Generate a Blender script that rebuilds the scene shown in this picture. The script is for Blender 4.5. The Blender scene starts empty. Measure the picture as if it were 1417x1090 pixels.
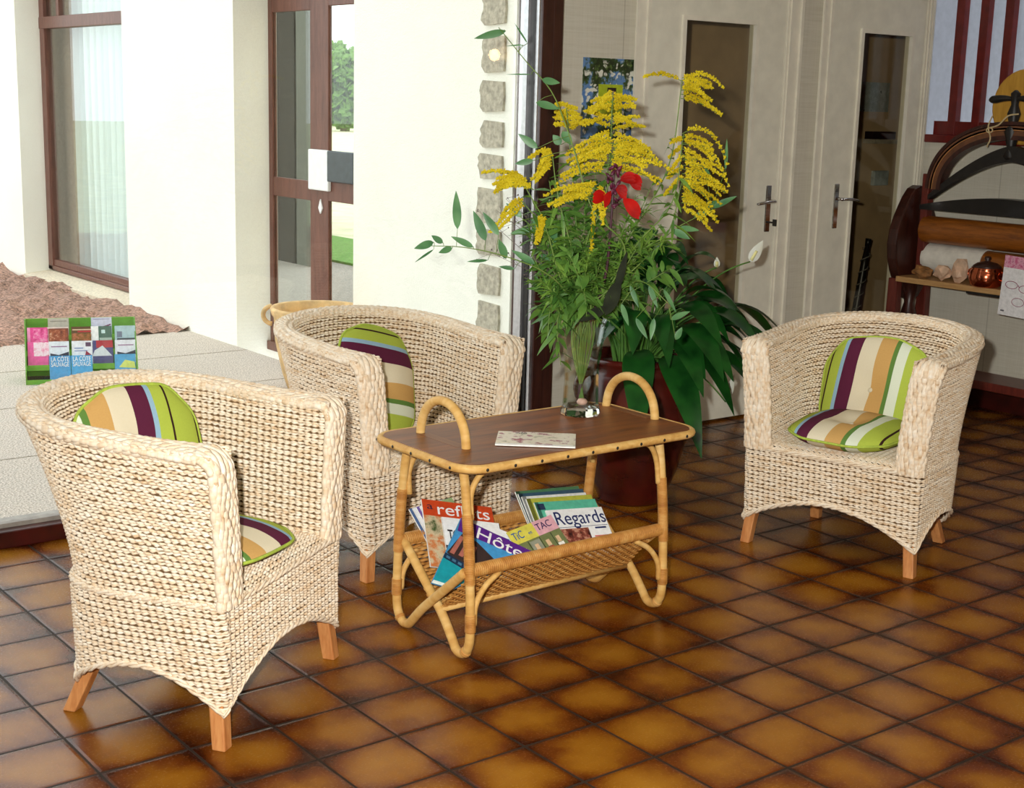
import bpy, bmesh, math, random
import numpy as np
from mathutils import Vector, Matrix, Quaternion

random.seed(7)
NR = np.random.default_rng(7)
SC = bpy.context.scene
COL = SC.collection
PI = math.pi

# ------------------------------------------------------------------ camera
F_PX = 1968.67
PITCH, ROLL, YAW = 0.2041, -0.0266, -0.6632
CAM = np.array([-0.8337, -3.1191, 1.4155])

def rot_matrix(p, r, y):
    cy, sy = math.cos(y), math.sin(y)
    Rz = np.array([[cy, -sy, 0], [sy, cy, 0], [0, 0, 1]])
    cp, sp = math.cos(-p), math.sin(-p)
    Rx = np.array([[1, 0, 0], [0, cp, -sp], [0, sp, cp]])
    cr, sr = math.cos(r), math.sin(r)
    Ry = np.array([[cr, 0, sr], [0, 1, 0], [-sr, 0, cr]])
    return Rz @ Rx @ Ry
ROT = rot_matrix(PITCH, ROLL, YAW)
cam_data = bpy.data.cameras.new('camera')
cam_data.sensor_fit = 'HORIZONTAL'
cam_data.sensor_width = 36.0
cam_data.lens = 36.0 * F_PX / 1417.0
cam_data.clip_start = 0.05
cam_data.clip_end = 400
cam = bpy.data.objects.new('camera', cam_data)
M3 = Matrix(((ROT[0][0], ROT[0][2], -ROT[0][1]), (ROT[1][0], ROT[1][2], -ROT[1][1]), (ROT[2][0], ROT[2][2], -ROT[2][1])))
cam.matrix_world = Matrix.Translation(Vector(CAM)) @ M3.to_4x4()
COL.objects.link(cam)
SC.camera = cam

def ray(px, py):
    return ROT @ np.array([(px - 708.5) / F_PX, 1.0, -(py - 545.0) / F_PX])
def at(px, py, axis, val):
    d = ray(px, py)
    return CAM + d * ((val - CAM[axis]) / d[axis])
def at_depth(px, py, dep):
    return CAM + ray(px, py) * dep

# ------------------------------------------------------------------ light and exposure
SC.view_settings.view_transform = 'Standard'
SC.view_settings.look = 'None'
SC.view_settings.gamma = 1.0
SC.view_settings.exposure = 0.0
SC.view_settings.use_curve_mapping = False

world = bpy.data.worlds.new('sky')
SC.world = world
world.use_nodes = True
wn = world.node_tree
wn.nodes.clear()
bg = wn.nodes.new('ShaderNodeBackground')
bg.inputs[0].default_value = (0.93, 0.97, 1.0, 1)
bg.inputs[1].default_value = 2.5
wo = wn.nodes.new('ShaderNodeOutputWorld')
wn.links.new(bg.outputs[0], wo.inputs[0])

def add_light(name, kind, loc, power, color, size=0.1, target=None, **kw):
    l = bpy.data.lights.new(name, kind)
    l.energy = power
    l.color = color
    if kind == 'AREA':
        l.size = size
    elif kind in ('POINT', 'SPOT'):
        l.shadow_soft_size = size
    for k, v in kw.items():
        setattr(l, k, v)
    o = bpy.data.objects.new(name, l)
    o.location = loc
    if target is not None:
        o.rotation_euler = (Vector(target) - Vector(loc)).to_track_quat('-Z', 'Y').to_euler()
    COL.objects.link(o)
    return o
# the camera's own flash, left of and above the lens
fl_loc = CAM + ROT @ np.array([-0.10, 0.02, 0.09])
add_light('camera_flash', 'SPOT', fl_loc, 560, (0.98, 0.985, 0.93), 0.025, target=CAM + ray(760, 520) * 3, spot_size=math.radians(75), spot_blend=0.9)
# fill light added under the hall ceiling to lift the ambient level
add_light('hall_fill_light', 'AREA', (1.5, -2.6, 2.55), 24, (1.0, 0.95, 0.84), 1.6, target=(1.5, -2.6, 0))

# ------------------------------------------------------------------ materials
def lin(c):
    c = c / 255.0
    return c / 12.92 if c <= 0.04045 else ((c + 0.055) / 1.055) ** 2.4
def rgb(r, g, b):
    return (lin(r), lin(g), lin(b), 1.0)

class NT:
    def __init__(self, name):
        self.m = bpy.data.materials.new(name)
        self.m.use_nodes = True
        self.t = self.m.node_tree
        self.t.nodes.clear()
        self.out = self.n('ShaderNodeOutputMaterial')
        self.b = self.n('ShaderNodeBsdfPrincipled')
        self.l(self.b.outputs[0], self.out.inputs[0])
    def n(self, typ, **kw):
        nd = self.t.nodes.new(typ)
        for k, v in kw.items():
            setattr(nd, k, v)
        return nd
    def l(self, a, b):
        self.t.links.new(a, b)
    def math(self, op, a, b=None, c=None):
        nd = self.n('ShaderNodeMath', operation=op)
        for i, v in enumerate((a, b, c)):
            if v is None:
                continue
            if isinstance(v, (int, float)):
                nd.inputs[i].default_value = v
            else:
                self.l(v, nd.inputs[i])
        return nd.outputs[0]
    def coord(self, kind='Object', scale=(1, 1, 1), rot=(0, 0, 0)):
        tc = self.n('ShaderNodeTexCoord')
        mp = self.n('ShaderNodeMapping')
        mp.inputs['Scale'].default_value = scale
        mp.inputs['Rotation'].default_value = rot
        self.l(tc.outputs[kind], mp.inputs[0])
        return mp.outputs[0]
    def noise(self, vec, scale, detail=3, rough=0.55):
        nd = self.n('ShaderNodeTexNoise')
        nd.inputs['Scale'].default_value = scale
        nd.inputs['Detail'].default_value = detail
        nd.inputs['Roughness'].default_value = rough
        if vec is not None:
            self.l(vec, nd.inputs['Vector'])
        return nd.outputs[0]
    def ramp(self, fac, stops, interp='LINEAR'):
        nd = self.n('ShaderNodeValToRGB')
        cr = nd.color_ramp
        cr.interpolation = interp
        while len(cr.elements) < len(stops):
            cr.elements.new(0.5)
        for e, (p, c) in zip(cr.elements, stops):
            e.position = p
            e.color = c if len(c) == 4 else rgb(*c)
        self.l(fac, nd.inputs[0])
        return nd.outputs[0]
    def mix(self, fac, a, b, blend='MIX'):
        nd = self.n('ShaderNodeMix', data_type='RGBA', blend_type=blend)
        for s, v in ((0, fac), (6, a), (7, b)):
            if isinstance(v, (int, float)):
                nd.inputs[s].default_value = v
            elif isinstance(v, tuple):
                nd.inputs[s].default_value = v
            else:
                self.l(v, nd.inputs[s])
        return nd.outputs[2]
    def bump(self, h, strength=0.3, dist=0.01):
        nd = self.n('ShaderNodeBump')
        nd.inputs['Strength'].default_value = strength
        nd.inputs['Distance'].default_value = dist
        self.l(h, nd.inputs['Height'])
        self.l(nd.outputs[0], self.b.inputs['Normal'])
    def set(self, color=None, rough=None, metal=None, spec=None, **kw):
        if color is not None:
            if isinstance(color, tuple):
                self.b.inputs['Base Color'].default_value = color
            else:
                self.l(color, self.b.inputs['Base Color'])
        if rough is not None:
            if isinstance(rough, (int, float)):
                self.b.inputs['Roughness'].default_value = rough
            else:
                self.l(rough, self.b.inputs['Roughness'])
        if metal is not None:
            self.b.inputs['Metallic'].default_value = metal
        if spec is not None:
            self.b.inputs['Specular IOR Level'].default_value = spec
        for k, v in kw.items():
            self.b.inputs[k.replace('_', ' ')].default_value = v
        return self

def plain(name, c, rough=0.5, var=0.12, scale=30, metal=0.0, bump=0.0, spec=0.5, kind='Object'):
    """a coloured surface with slight procedural mottling"""
    t = NT(name)
    co = t.coord(kind)
    nz = t.noise(co, scale)
    a = rgb(*[max(0, x * (1 - var)) for x in c])
    b = rgb(*[min(255, x * (1 + var)) for x in c])
    t.set(t.ramp(nz, [(0.3, a), (0.7, b)]), rough, metal, spec)
    if bump:
        t.bump(nz, bump, 0.004)
    return t.m

def wood(name, dark, light, axis='X', rough=0.45, scale=9):
    t = NT(name)
    s = {'X': (0.12, 1, 1), 'Y': (1, 0.12, 1), 'Z': (1, 1, 0.12)}[axis]
    co = t.coord('Object', tuple(v * scale for v in s))
    nz = t.noise(co, 6, 5, 0.6)
    nz2 = t.noise(co, 30, 2)
    f = t.math('ADD', t.math('MULTIPLY', nz, 0.75), t.math('MULTIPLY', nz2, 0.25))
    t.set(t.ramp(f, [(0.32, dark), (0.68, light)]), rough)
    t.bump(f, 0.12, 0.002)
    return t.m

def make_floor_mat():
    t = NT('glazed_floor_tiles')
    T = 0.205
    tc = t.n('ShaderNodeTexCoord')
    sp = t.n('ShaderNodeSeparateXYZ')
    t.l(tc.outputs['Object'], sp.inputs[0])
    u = t.math('DIVIDE', sp.outputs[0], T)
    v = t.math('DIVIDE', sp.outputs[1], T)
    fu = t.math('FRACT', t.math('ADD', u, 200.0))
    fv = t.math('FRACT', t.math('ADD', v, 200.0))
    eu = t.math('MINIMUM', fu, t.math('SUBTRACT', 1.0, fu))
    ev = t.math('MINIMUM', fv, t.math('SUBTRACT', 1.0, fv))
    e = t.math('MINIMUM', eu, ev)
    # cloudy flashed glaze: dark burnt rims, ochre hearts
    cell = t.n('ShaderNodeCombineXYZ')
    t.l(t.math('FLOOR', t.math('ADD', u, 200.0)), cell.inputs[0])
    t.l(t.math('FLOOR', t.math('ADD', v, 200.0)), cell.inputs[1])
    wnz = t.n('ShaderNodeTexWhiteNoise')
    t.l(cell.outputs[0], wnz.inputs[0])
    nz = t.noise(tc.outputs['Object'], 7.0, 4)
    nzf = t.noise(tc.outputs['Object'], 160.0, 2)
    e2 = t.math('MULTIPLY', t.math('MULTIPLY', eu, ev), 4.0)
    h = t.math('ADD', t.math('MULTIPLY', t.math('POWER', e2, 0.33), 0.74), t.math('MULTIPLY', t.math('SUBTRACT', nz, 0.5), 0.95))
    h = t.math('ADD', h, t.math('MULTIPLY', t.math('SUBTRACT', wnz.outputs[0], 0.5), 0.16))
    h = t.math('ADD', h, t.math('MULTIPLY', t.math('SUBTRACT', nzf, 0.5), 0.15))
    col = t.ramp(h, [(0.12, rgb(54, 18, 4)), (0.33, rgb(104, 50, 8)), (0.56, rgb(140, 86, 17)), (0.85, rgb(160, 106, 28))])
    g = t.ramp(e, [(0.009, (1, 1, 1, 1)), (0.019, (0, 0, 0, 1))])
    col = t.mix(g, col, rgb(44, 34, 25))
    t.set(col, t.math('ADD', t.math('MULTIPLY', g, 0.5), t.math('ADD', 0.20, t.math('MULTIPLY', nzf, 0.12))), spec=0.24)
    hh = t.ramp(e, [(0.012, (0, 0, 0, 1)), (0.05, (1, 1, 1, 1))])
    t.bump(t.math('ADD', hh, t.math('MULTIPLY', nz, 0.6)), 0.35, 0.003)
    return t.m

def make_wicker_mat(name='wicker_strands', stops=None):
    t = NT(name)
    uv = t.n('ShaderNodeUVMap')
    mp = t.n('ShaderNodeMapping')
    mp.inputs['Scale'].default_value = (14, 3.7, 1)
    t.l(uv.outputs[0], mp.inputs[0])
    a = t.noise(mp.outputs[0], 1.0, 3, 0.6)
    mp2 = t.n('ShaderNodeMapping')
    mp2.inputs['Scale'].default_value = (60, 9.3, 1)
    t.l(uv.outputs[0], mp2.inputs[0])
    b = t.noise(mp2.outputs[0], 1.0, 2)
    f = t.math('ADD', t.math('MULTIPLY', a, 0.6), t.math('MULTIPLY', b, 0.4))
    t.set(t.ramp(f, stops or [(0.28, rgb(186, 146, 104)), (0.40, rgb(222, 194, 160)), (0.52, rgb(236, 218, 194)), (0.7, rgb(246, 236, 222))]), 0.6, spec=0.3)
    return t.m

def glass_mat(name='window_glass', tint=(0.97, 0.99, 0.98, 1), ior=1.5, rough=0.0, boost=1.0):
    t = NT(name)
    tr = t.n('ShaderNodeBsdfTransparent')
    tr.inputs[0].default_value = tint
    gl = t.n('ShaderNodeBsdfGlossy')
    gl.inputs['Roughness'].default_value = rough
    lw = t.n('ShaderNodeLayerWeight')
    lw.inputs[0].default_value = 0.5
    sch = t.math('ADD', 0.04, t.math('MULTIPLY', 0.96, t.math('POWER', lw.outputs['Facing'], 5.0)))
    mx = t.n('ShaderNodeMixShader')
    t.l(t.math('MULTIPLY', sch, boost), mx.inputs[0])
    t.l(tr.outputs[0], mx.inputs[1])
    t.l(gl.outputs[0], mx.inputs[2])
    t.l(mx.outputs[0], t.out.inputs[0])
    return t.m

def leaf_mat(name, c1, c2, rough=0.45, transl=0.25):
    t = NT(name)
    nz = t.noise(t.coord('Object'), 14, 2)
    col = t.ramp(nz, [(0.3, rgb(*c1)), (0.7, rgb(*c2))])
    t.set(col, rough, spec=0.4)
    ts = t.n('ShaderNodeBsdfTranslucent')
    t.l(col, ts.inputs[0])
    mx = t.n('ShaderNodeMixShader')
    mx.inputs[0].default_value = transl
    t.l(t.b.outputs[0], mx.inputs[1])
    t.l(ts.outputs[0], mx.inputs[2])
    t.l(mx.outputs[0], t.out.inputs[0])
    return t.m

def render_wall_mat(name, c, var=0.05):
    t = NT(name)
    co = t.coord('Object')
    nz = t.noise(co, 130, 4, 0.7)
    nz2 = t.noise(co, 2.0, 2)
    f = t.math('ADD', t.math('MULTIPLY', nz, 0.6), t.math('MULTIPLY', nz2, 0.4))
    t.set(t.ramp(f, [(0.3, rgb(*[x * (1 - var) for x in c])), (0.7, rgb(*[min(255, x * (1 + var)) for x in c]))]), 0.9, spec=0.1)
    t.bump(nz, 0.5, 0.006)
    return t.m

def wallpaper_mat():
    t = NT('grasscloth_wallpaper')
    tc = t.n('ShaderNodeTexCoord')
    mp = t.n('ShaderNodeMapping')
    mp.inputs['Scale'].default_value = (5, 5, 150)
    t.l(tc.outputs['Object'], mp.inputs[0])
    nz = t.noise(mp.outputs[0], 1.0, 4, 0.7)
    mp2 = t.n('ShaderNodeMapping')
    mp2.inputs['Scale'].default_value = (260, 260, 3)
    t.l(tc.outputs['Object'], mp2.inputs[0])
    nv = t.noise(mp2.outputs[0], 1.0, 2, 0.6)
    f = t.math('ADD', t.math('MULTIPLY', nz, 0.65), t.math('MULTIPLY', nv, 0.35))
    col = t.ramp(f, [(0.28, rgb(204, 197, 180)), (0.5, rgb(216, 210, 194)), (0.72, rgb(224, 219, 206))])
    sp = t.n('ShaderNodeSeparateXYZ')
    t.l(tc.outputs['Object'], sp.inputs[0])
    s = t.math('FRACT', t.math('DIVIDE', t.math('ADD', t.math('ADD', sp.outputs[0], sp.outputs[1]), 99.95), 0.53))
    seam = t.ramp(s, [(0.0, (1, 1, 1, 1)), (0.012, (0, 0, 0, 1))])
    col = t.mix(t.math('MULTIPLY', seam, 0.55), col, rgb(128, 118, 100))
    t.set(col, 0.85, spec=0.15)
    t.bump(f, 0.25, 0.002)
    return t.m

MT = {}
MT['floor'] = make_floor_mat()
MT['wicker'] = make_wicker_mat()
MT['wicker_core'] = plain('wicker_core', (118, 88, 54), 0.9)  # dark core added inside the weave to block light in its gaps
MT['cane'] = make_wicker_mat('rattan_cane', [(0.3, rgb(186, 132, 62)), (0.5, rgb(214, 168, 96)), (0.7, rgb(232, 196, 132))])
MT['cane_wrap'] = make_wicker_mat('rattan_wrapping', [(0.3, rgb(150, 92, 36)), (0.5, rgb(190, 132, 64)), (0.7, rgb(214, 168, 100))])
MT['leg_wood'] = wood('chair_leg_wood', rgb(176, 104, 52), rgb(222, 158, 98), 'Z')
MT['table_wood'] = wood('table_top_wood', rgb(88, 42, 10), rgb(144, 80, 26), 'X', 0.42, 6)
MT['white_render'] = render_wall_mat('white_render', (249, 246, 234), 0.03)
MT['stone'] = plain('quoin_stone', (176, 168, 150), 0.95, 0.14, 50, bump=0.6)
MT['wallpaper'] = wallpaper_mat()
MT['plaster'] = plain('ceiling_plaster', (225, 220, 208), 0.9, 0.03)
MT['hall_wall'] = plain('hall_wall_paint', (205, 196, 178), 0.9, 0.04)
MT['door_paint'] = plain('cream_door_paint', (238, 234, 218), 0.55, 0.03, 12)
MT['trim_paint'] = plain('cream_trim_paint', (240, 234, 218), 0.45, 0.03, 12)
MT['red_wood'] = wood('stained_joinery', rgb(84, 46, 36), rgb(122, 76, 62), 'Z', 0.4)
MT['dark_frame'] = wood('dark_brown_frame', rgb(44, 20, 16), rgb(72, 36, 28), 'Z', 0.35)
MT['dark_red'] = plain('oxblood_stair_paint', (104, 26, 22), 0.35, 0.12, 20)
MT['curb'] = plain('oxblood_step_tile', (62, 16, 12), 0.3, 0.2, 14)
MT['alu'] = plain('brushed_aluminium', (196, 196, 200), 0.35, 0.05, 50, metal=0.9)
MT['chrome'] = plain('chrome', (210, 210, 212), 0.12, 0.03, 40, metal=1.0)
MT['glass'] = glass_mat()
MT['glass_dim'] = glass_mat('door_glass', (0.92, 0.90, 0.84, 1), 1.5)
MT['terrace'] = plain('washed_gravel_slab', (176, 165, 154), 0.95, 0.36, 150, bump=0.4)
MT['mulch'] = plain('bark_mulch_bits', (136, 106, 92), 1.0, 0.45, 60, bump=0.8)
MT['white_plastic'] = plain('white_plastic', (238, 238, 236), 0.35, 0.02)
MT['black'] = plain('black_lacquer', (20, 17, 16), 0.35, 0.2)
MT['iron'] = plain('black_iron', (26, 22, 20), 0.45, 0.3, 40)
MT['stair_white'] = plain('stairwell_white', (168, 172, 182), 0.9, 0.03)

# ------------------------------------------------------------------ mesh helpers
class MB:
    def __init__(self):
        self.v, self.f, self.mi, self.uv = [], [], [], []
    def add(self, verts, faces, mi=0, uvs=None):
        b = len(self.v)
        self.v.extend([tuple(p) for p in verts])
        for k, fc in enumerate(faces):
            self.f.append(tuple(b + i for i in fc))
            self.mi.append(mi)
            self.uv.append([uvs[i] for i in fc] if uvs is not None else [(0.0, 0.0)] * len(fc))
        return self
    def box(self, lo, hi, mi=0, mat=None):
        x0, y0, z0 = lo
        x1, y1, z1 = hi
        vs = [(x0, y0, z0), (x1, y0, z0), (x1, y1, z0), (x0, y1, z0), (x0, y0, z1), (x1, y0, z1), (x1, y1, z1), (x0, y1, z1)]
        if mat is not None:
            vs = [tuple(mat @ Vector(p)) for p in vs]
        return self.add(vs, [(3, 2, 1, 0), (4, 5, 6, 7), (0, 1, 5, 4), (1, 2, 6, 5), (2, 3, 7, 6), (3, 0, 4, 7)], mi)
    def tube(self, pts, r, sides=8, mi=0, closed=False, cap=True, flat=1.0, vrow=None):
        P = [Vector(p) for p in pts]
        n = len(P)
        R = r if hasattr(r, '__len__') else [r] * n
        vs, uv = [], []
        prev = None
        L = 0.0
        vr = random.random() * 50 if vrow is None else vrow
        for i in range(n):
            a = P[(i - 1) % n] if (closed or i > 0) else P[i]
            c = P[(i + 1) % n] if (closed or i < n - 1) else P[i]
            tg = (c - a)
            tg = tg.normalized() if tg.length > 1e-9 else Vector((0, 0, 1))
            if prev is None:
                ref = Vector((0, 0, 1)) if abs(tg.z) < 0.9 else Vector((1, 0, 0))
                nx = tg.cross(ref).normalized()
            else:
                nx = (prev - tg * prev.dot(tg))
                nx = nx.normalized() if nx.length > 1e-6 else tg.orthogonal().normalized()
            ny = tg.cross(nx)
            prev = nx
            if i:
                L += (P[i] - P[i - 1]).length
            for k in range(sides):
                an = 2 * PI * k / sides
                vs.append(P[i] + nx * (math.cos(an) * R[i]) + ny * (math.sin(an) * R[i] * flat))
                uv.append((L, vr + 0.12 * k / sides))
        fs = []
        m = n if closed else n - 1
        for i in range(m):
            j = (i + 1) % n
            for k in range(sides):
                k2 = (k + 1) % sides
                fs.append((i * sides + k, i * sides + k2, j * sides + k2, j * sides + k))
        if cap and not closed:
            fs.append(tuple(reversed(range(sides))))
            fs.append(tuple((n - 1) * sides + k for k in range(sides)))
        return self.add(vs, fs, mi, uv)
    def lathe(self, prof, seg=32, mi=0, c=(0, 0, 0), mat=None, cap=True):
        vs, fs = [], []
        for (r, z) in prof:
            for k in range(seg):
                a = 2 * PI * k / seg
                vs.append((c[0] + r * math.cos(a), c[1] + r * math.sin(a), c[2] + z))
        n = len(prof)
        for i in range(n - 1):
            for k in range(seg):
                k2 = (k + 1) % seg
                fs.append((i * seg + k, i * seg + k2, (i + 1) * seg + k2, (i + 1) * seg + k))
        if cap:
            fs.append(tuple(reversed(range(seg))))
            fs.append(tuple((n - 1) * seg + k for k in range(seg)))
        if mat is not None:
            vs = [tuple(mat @ Vector(p)) for p in vs]
        return self.add(vs, fs, mi)
    def prism(self, poly, d0, d1, plane='XY', mi=0, mat=None):
        def P(a, b, d):
            return {'XY': (a, b, d), 'XZ': (a, d, b), 'YZ': (d, a, b)}[plane]
        n = len(poly)
        vs = [P(a, b, d0) for a, b in poly] + [P(a, b, d1) for a, b in poly]
        fs = [tuple(range(n))[::-1], tuple(range(n, 2 * n))]
        for i in range(n):
            j = (i + 1) % n
            fs.append((i, j, n + j, n + i))
        if mat is not None:
            vs = [tuple(mat @ Vector(p)) for p in vs]
        return self.add(vs, fs, mi)
    def grid(self, P, mi=0, closed_u=False):
        """P: rows x cols of points"""
        nr, nc = len(P), len(P[0])
        vs = [p for row in P for p in row]
        uv = [(j / max(1, nc - 1), i / max(1, nr - 1)) for i in range(nr) for j in range(nc)]
        fs = []
        for i in range(nr - 1):
            for j in range(nc if closed_u else nc - 1):
                j2 = (j + 1) % nc
                fs.append((i * nc + j, i * nc + j2, (i + 1) * nc + j2, (i + 1) * nc + j))
        return self.add(vs, fs, mi, uv)
    def mesh(self, name, mats, smooth=False):
        me = bpy.data.meshes.new(name)
        me.from_pydata(self.v, [], self.f)
        if not isinstance(mats, (list, tuple)):
            mats = [mats]
        for m in mats:
            me.materials.append(m)
        me.polygons.foreach_set('material_index', self.mi)
        if smooth:
            me.polygons.foreach_set('use_smooth', [True] * len(self.f))
        ul = me.uv_layers.new(name='UVMap')
        flat = [c for fuv in self.uv for p in fuv for c in p]
        ul.data.foreach_set('uv', flat)
        me.update()
        return me
    def build(self, name, mats, parent=None, smooth=False, fix=False, bevel=0):
        me = self.mesh(name, mats, smooth)
        if fix:
            bm = bmesh.new()
            bm.from_mesh(me)
            bmesh.ops.recalc_face_normals(bm, faces=bm.faces)
            bm.to_mesh(me)
            bm.free()
        o = bpy.data.objects.new(name, me)
        COL.objects.link(o)
        if parent is not None:
            o.parent = parent
        if bevel:
            bv = o.modifiers.new('bevel', 'BEVEL')
            bv.width = bevel
            bv.segments = 2
            bv.limit_method = 'ANGLE'
        return o

def np_mesh(name, V, F, uv, mats, mi=None):
    """fast mesh from arrays: V n x 3, F m x 4, uv n x 2"""
    me = bpy.data.meshes.new(name)
    me.vertices.add(len(V))
    me.vertices.foreach_set('co', np.asarray(V, np.float32).ravel())
    me.loops.add(F.size)
    me.loops.foreach_set('vertex_index', F.ravel().astype(np.int32))
    me.polygons.add(len(F))
    me.polygons.foreach_set('loop_start', np.arange(0, F.size, 4, dtype=np.int32))
    me.polygons.foreach_set('loop_total', np.full(len(F), 4, np.int32))
    me.polygons.foreach_set('use_smooth', np.ones(len(F), bool))
    for m in (mats if isinstance(mats, (list, tuple)) else [mats]):
        me.materials.append(m)
    if mi is not None:
        me.polygons.foreach_set('material_index', mi.astype(np.int32))
    ul = me.uv_layers.new(name='UVMap')
    ul.data.foreach_set('uv', np.asarray(uv, np.float32)[F.ravel()].ravel())
    me.update(calc_edges=True)
    me.validate()
    return me

def empty(name, loc=(0, 0, 0), rz=0.0):
    o = bpy.data.objects.new(name, None)
    o.empty_display_size = 0.1
    o.location = loc
    o.rotation_euler = (0, 0, rz)
    COL.objects.link(o)
    return o
def tag(o, label, cat, group=None, kind=None):
    o['label'] = label
    o['category'] = cat
    if group:
        o['group'] = group
    if kind:
        o['kind'] = kind
    return o
def struct(o):
    o['kind'] = 'structure'
    return o
def mesh_obj(name, me, parent=None):
    o = bpy.data.objects.new(name, me)
    COL.objects.link(o)
    if parent is not None:
        o.parent = parent
    return o
def text_mesh(body, size, mat, name, parent, mtx, width=None, extrude=0.0004, shear=0.0, offset=0.0):
    cu = bpy.data.curves.new(name, 'FONT')
    cu.body = body
    cu.size = size
    cu.extrude = extrude
    cu.shear = shear
    cu.offset = offset
    cu.align_x = 'CENTER'
    cu.align_y = 'CENTER'
    tmp = bpy.data.objects.new(name, cu)
    COL.objects.link(tmp)
    bpy.context.view_layer.update()
    dg = bpy.context.evaluated_depsgraph_get()
    me = bpy.data.meshes.new_from_object(tmp.evaluated_get(dg))
    COL.objects.unlink(tmp)
    bpy.data.objects.remove(tmp)
    if width:
        xs = [v.co.x for v in me.vertices]
        k = width / max(1e-6, max(xs) - min(xs))
        for v in me.vertices:
            v.co.x *= k
    me.materials.clear()
    me.materials.append(mat)
    o = mesh_obj(name, me, parent)
    o.matrix_local = mtx
    return o
def frame_matrix(origin, xdir, ydir):
    x = Vector(xdir).normalized()
    z = x.cross(Vector(ydir)).normalized()
    y = z.cross(x)
    m = Matrix((x, y, z)).transposed().to_4x4()
    m.translation = Vector(origin)
    return m
def bez(p0, p1, p2, n):
    p0, p1, p2 = Vector(p0), Vector(p1), Vector(p2)
    return [p0 * (1 - t) ** 2 + p1 * 2 * t * (1 - t) + p2 * t * t for t in [i / (n - 1) for i in range(n)]]
def smooth_path(pts, n):
    """Catmull-Rom through the points"""
    P = [Vector(p) for p in pts]
    P = [P[0] * 2 - P[1]] + P + [P[-1] * 2 - P[-2]]
    out = []
    m = len(P) - 3
    for i in range(n):
        t = i / (n - 1) * m
        k = min(int(t), m - 1)
        t -= k
        a, b, c, d = P[k:k + 4]
        out.append(0.5 * (2 * b + (c - a) * t + (2 * a - 5 * b + 4 * c - d) * t * t + (3 * b - a - 3 * c + d) * t ** 3))
    return out

# ================================================================== THE SETTING
YG = 1.19          # glazing line
YW = 1.31          # wall with the two doors
XR = 5.19          # right wall
XE = 2.68          # garden wing wall
ZC = 2.62
ZT = 0.06          # terrace level

struct(MB().box((-3.6, -5.1, -0.08), (XR + 0.02, YW + 0.1, 0.0)).build('floor', MT['floor']))
struct(MB().box((-3.7, -5.2, ZC), (XR + 0.12, YW + 0.1, ZC + 0.12)).build('ceiling', MT['plaster']))
struct(MB().box((-3.7, -5.2, ZC + 0.12), (XR + 0.12, 1.25, 5.6)).build('wall_sky_blocker', plain('sky_blocker_render', (206, 200, 186), 0.9, 0.05)))  # unseen block added above the hall to keep sky light off the jambs
struct(MB().box((-3.7, -5.2, -0.08), (-3.6, YW + 0.1, ZC)).build('wall_left', MT['hall_wall']))
struct(MB().box((-3.6, -5.2, -0.08), (XR + 0.12, -5.1, ZC)).build('wall_back', MT['hall_wall']))

# wall holding the two doors, with real openings
DL = (3.215, 4.20)
DR = (4.36, 5.15)
ZD = 1.99
w = MB()
for x0, x1 in ((2.728, DL[0]), (DL[1], DR[0]), (DR[1], XR)):
    w.box((x0, YW, 0), (x1, YW + 0.1, ZC))
for x0, x1 in (DL, DR):
    w.box((x0, YW, ZD), (x1, YW + 0.1, ZC))
struct(w.build('wall_doors', MT['wallpaper']))

# right wall with the stair opening above the ledge
w = MB()
w.box((XR, -5.1, 0), (XR + 0.12, YW + 0.1, 1.27))
w.box((XR, -5.1, 1.27), (XR + 0.12, 0.30, ZC))
struct(w.build('wall_right', MT['wallpaper']))
struct(MB().box((XR - 0.016, -5.1, 0), (XR, YW, 0.085)).build('baseboard_right', MT['curb']))
led = struct(MB().box((XR - 0.035, 0.25, 1.262), (XR + 0.14, YW - 0.004, 1.300)).build('trim_1', MT['dark_red'], bevel=0.004))
MB().box((XR + 0.02, 0.30, 1.300), (XR + 0.05, YW - 0.03, 1.366)).build('stair_plinth', MT['dark_red'], led)
bal = empty('stair_railing', (XR + 0.06, 0, 1.30))
tag(bal, 'oxblood painted row of tall flat stair bars rising from ledge behind the mangle', 'railing')
for k in range(7):
    yb = 1.178 - 0.1345 * k
    MB().box((-0.045, yb - 0.022, 0.0), (0.0, yb + 0.022, ZC - 1.30)).build('baluster', MT['dark_red'], bal, bevel=0.003)
w = MB()
w.box((XR + 1.3, -3.0, 0), (XR + 1.4, 3.0, 3.6))
w.box((XR + 0.12, YW + 0.1, 0), (XR + 1.3, YW + 0.2, 3.6))
w.box((XR + 0.12, -2.9, 0), (XR + 1.3, -2.8, 3.6))
struct(w.build('wall_stairwell', MT['stair_white']))

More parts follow.
